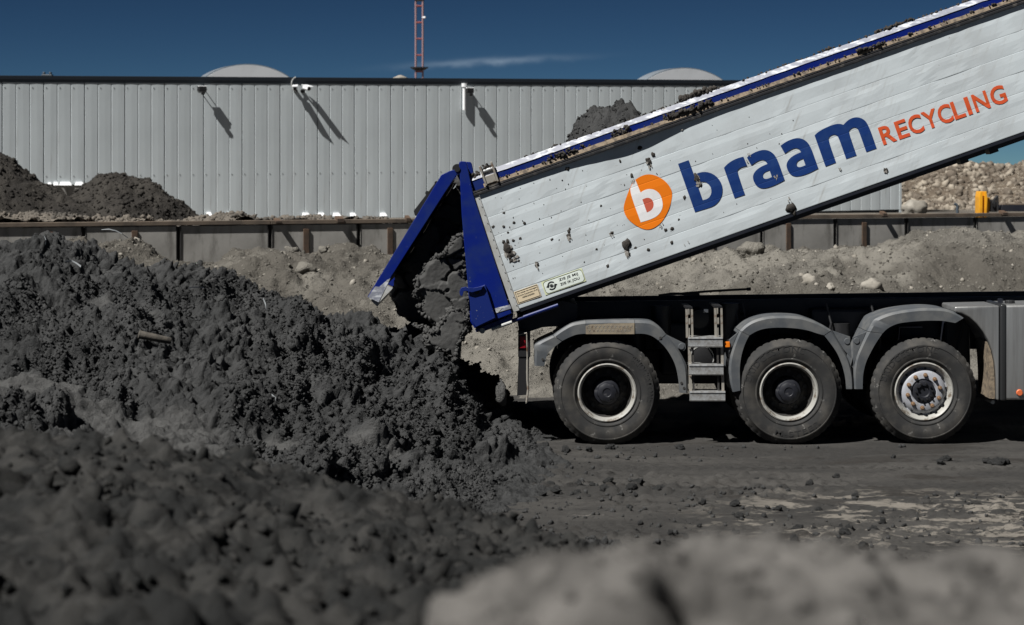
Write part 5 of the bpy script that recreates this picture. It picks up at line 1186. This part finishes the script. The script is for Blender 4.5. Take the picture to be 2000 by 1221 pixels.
u = WF.u(1897); c = WF.at(u, .5, 1.9); mb = MB(); mb.path([c + Vector((0, 0, -.1)), c + Vector((0, 0, .07)), c + Vector((-.06, 0, .10))], .03, 8)
tag(mb.build('stub_pipe', trim_l), 'short bent grey pipe behind the wall left of the yellow machine', 'pipe')

# ---- loose clods on the yard
def gz(x, y): return float(ground_z(np.array([x]), np.array([y]))[0])
CL = [(1075, 937, 9), (1085, 955, 10), (1133, 935, 10), (1128, 957, 8), (1180, 953, 10), (1186, 933, 10), (1157, 940, 6), (1233, 950, 10), (1245, 932, 11), (1238, 963, 7), (1290, 952, 10), (1150, 876, 8), (1193, 873, 9), (1105, 877, 9), (1060, 873, 11), (1330, 871, 8), (1371, 985, 8), (1435, 982, 9), (1478, 926, 5), (1444, 1005, 9), (1634, 922, 6), (1582, 935, 7), (1671, 961, 6),
      (1436, 1036, 9), (1498, 1038, 10), (1366, 1020, 5), (1473, 1063, 10), (1560, 1028, 11), (1590, 1028, 8), (1640, 1024, 8), (1660, 1026, 9), (1650, 1044, 10), (1550, 1058, 10), (1580, 1063, 8), (1612, 1066, 10), (1685, 1068, 9), (1705, 1022, 9), (1722, 1012, 8), (1745, 1067, 8), (1800, 1045, 6), (1230, 985, 6), (1310, 1050, 6), (1340, 1056, 6),
      (1850, 893, 9), (1838, 898, 7), (1930, 896, 10), (1950, 900, 12), (1967, 898, 9), (1745, 890, 5), (1520, 985, 6), (1600, 985, 6), (1055, 905, 10), (1040, 940, 10), (1060, 960, 8)]
CLM = []; CLOD_BINS = {}
for s in range(7):
    v, f = clod_mesh(700 + s, 3, .85, .5); v = v * (1 + .22 * fbm(v * 4, 3, 710 + s) + .25 * (clods(v, (.7,), 720 + s, 1.0) - .3))[:, None]
    me = npmesh('soil_clod', v, f, False); me.materials.append(soil); attr(me, 'smear', np.full(len(v), .12)); CLM.append(me)
for k, (px, py, r) in enumerate(CL):
    Y = CH * FPX / (py - HZ); p = P(px, py, Y); s = r / FPX * Y * .92
    o = bpy.data.objects.new('soil_clod', CLM[k % 7]); COL.objects.link(o)
    o.location = (p.x, p.y, gz(p.x, p.y) + s * .45); o.scale = (s, s * random.uniform(.8, 1.1), s * random.uniform(.75, 1.05)); o.rotation_euler = (random.uniform(-.4, .4), random.uniform(-.4, .4), random.uniform(0, 6.28))
    row = 'just before the tyres' if py < 905 else ('mid yard' if py < 1000 else 'near the blurred mound')
    col = 'left of the rear wheel' if px < 1082 else ('below the rear wheel' if px < 1295 else ('below the ladder' if px < 1432 else ('below the middle wheel' if px < 1655 else 'below the front wheel')))
    CLOD_BINS.setdefault((row, col), []).append((px, o)); tag(o, None, 'soil clod', 'loose clods on the yard')
ORD = ['leftmost', 'second', 'third', 'fourth', 'fifth', 'sixth', 'seventh', 'eighth', 'ninth', 'tenth', 'eleventh', 'twelfth', 'thirteenth', 'fourteenth']
for (row, col), l in CLOD_BINS.items():
    for i, (px, o) in enumerate(sorted(l, key=lambda q: q[0])):
        o['label'] = ('single dark clod ' if len(l) == 1 else (ORD[i] + (' of the dark clods ' if i == 0 else ' from left of dark clods '))) + row + ', ' + col
gxy = np.stack([RNG.uniform(-.3, 6, 5000), RNG.uniform(12.5, 19.9, 5000)], 1); gk = (RNG.random(5000) < .6) & (fbm(np.stack([gxy[:, 0] * .6, gxy[:, 1] * 1.4, 0 * gxy[:, 0]], 1), 3, 5) + .5 * (1 - np.clip(gxy[:, 0] / 2.2, 0, 1)) > .12); gxy = gxy[gk]
sz = .005 + .022 * RNG.random(len(gxy)) ** 3; gp = np.stack([gxy[:, 0], gxy[:, 1], ground_z(gxy[:, 0], gxy[:, 1]) + sz * .4], 1)
va, fa = scatter(gp, sz, PEBBLES); me = npmesh('yard_crumbs', va, fa, True); attr(me, 'smear', np.full(len(va), .15))
tag(link('yard_crumbs', me, soil), 'fine dark soil crumbs strewn over the yard', 'soil crumbs', None, 'stuff')
# a standing wedge of soil left of the mudflap
v, f = clod_mesh(801, 3, 1.25, .2); c = T(978, 775, .3)
me = npmesh('soil_wedge', v * np.array([.065, .08, .10]), f, False); attr(me, 'smear', np.full(len(v), .9))
tag(link('soil_wedge', me, soil, None, c), 'pale pointed chunk of soil standing beside the mudflap', 'soil chunk')

# ---- litter in the heap
def onA(px, py):
    for Y in np.arange(11.5, 21.6, .04):
        p = P(px, py, Y)
        if zA(np.array([p.x]), np.array([p.y]))[0] >= p.z: return p
    return P(px, py, 20)
a, b = onA(272, 657), onA(335, 670); up = Vector((0, -.03, .02))
mb = MB(); mb.tube(a + up, b + up, .038, 10, .030); tag(mb.build('wooden_stick', wood, bevel=.006, smooth=True), 'short thick muddy stick lying on the dark heap', 'stick')
def scrap(lab, pts_, w=.02, seed=0):
    c = [onA(*q) + Vector((0, -.05, .05)) for q in pts_]; mb = MB(); rr_ = random.Random(seed)
    for i, p in enumerate(c):
        d = Vector((rr_.uniform(-.4, .4), rr_.uniform(-.3, .3), 1)).normalized() * w * rr_.uniform(.5, 1.2)
        mb.v += [p + d, p - d, p - d + Vector((0, .004, 0)), p + d + Vector((0, .004, 0))]
    for i in range(len(c) - 1):
        for j in range(4): mb.f.append([i * 4 + j, i * 4 + 4 + j, i * 4 + 4 + (j + 1) % 4, i * 4 + (j + 1) % 4])
    mb.f += [[0, 1, 2, 3], [len(c) * 4 - 1, len(c) * 4 - 2, len(c) * 4 - 3, len(c) * 4 - 4]]
    tag(mb.build('plastic_scrap', plastic), lab, 'plastic scrap', 'litter in the dark heap')
scrap('crumpled white plastic strip on the lower middle of the dark heap', [(503, 757), (511, 762), (514, 772), (522, 778), (532, 782), (540, 790)], .012, 1)
scrap('white plastic film on top of the heap beside the pale gravel', [(200, 458), (215, 457), (228, 460), (240, 466), (252, 474)], .006, 2)
scrap('small bright plastic shred near the left top of the heap', [(88, 470), (92, 478), (91, 486)], .012, 3)
scrap('thin pale ribbon curling on the upper right part of the heap', [(370, 572), (380, 570), (392, 570), (400, 571)], .006, 4)
scrap('short white ribbon standing in the heap below the gravel', [(515, 592), (520, 604), (522, 618)], .009, 5)
scrap('flat glossy foil scrap at the top left of the heap', [(130, 520), (142, 519), (152, 524), (160, 530)], .010, 6)
scrap('tiny pale plastic shred in the middle of the heap', [(400, 617), (406, 614), (409, 619)], .010, 7)
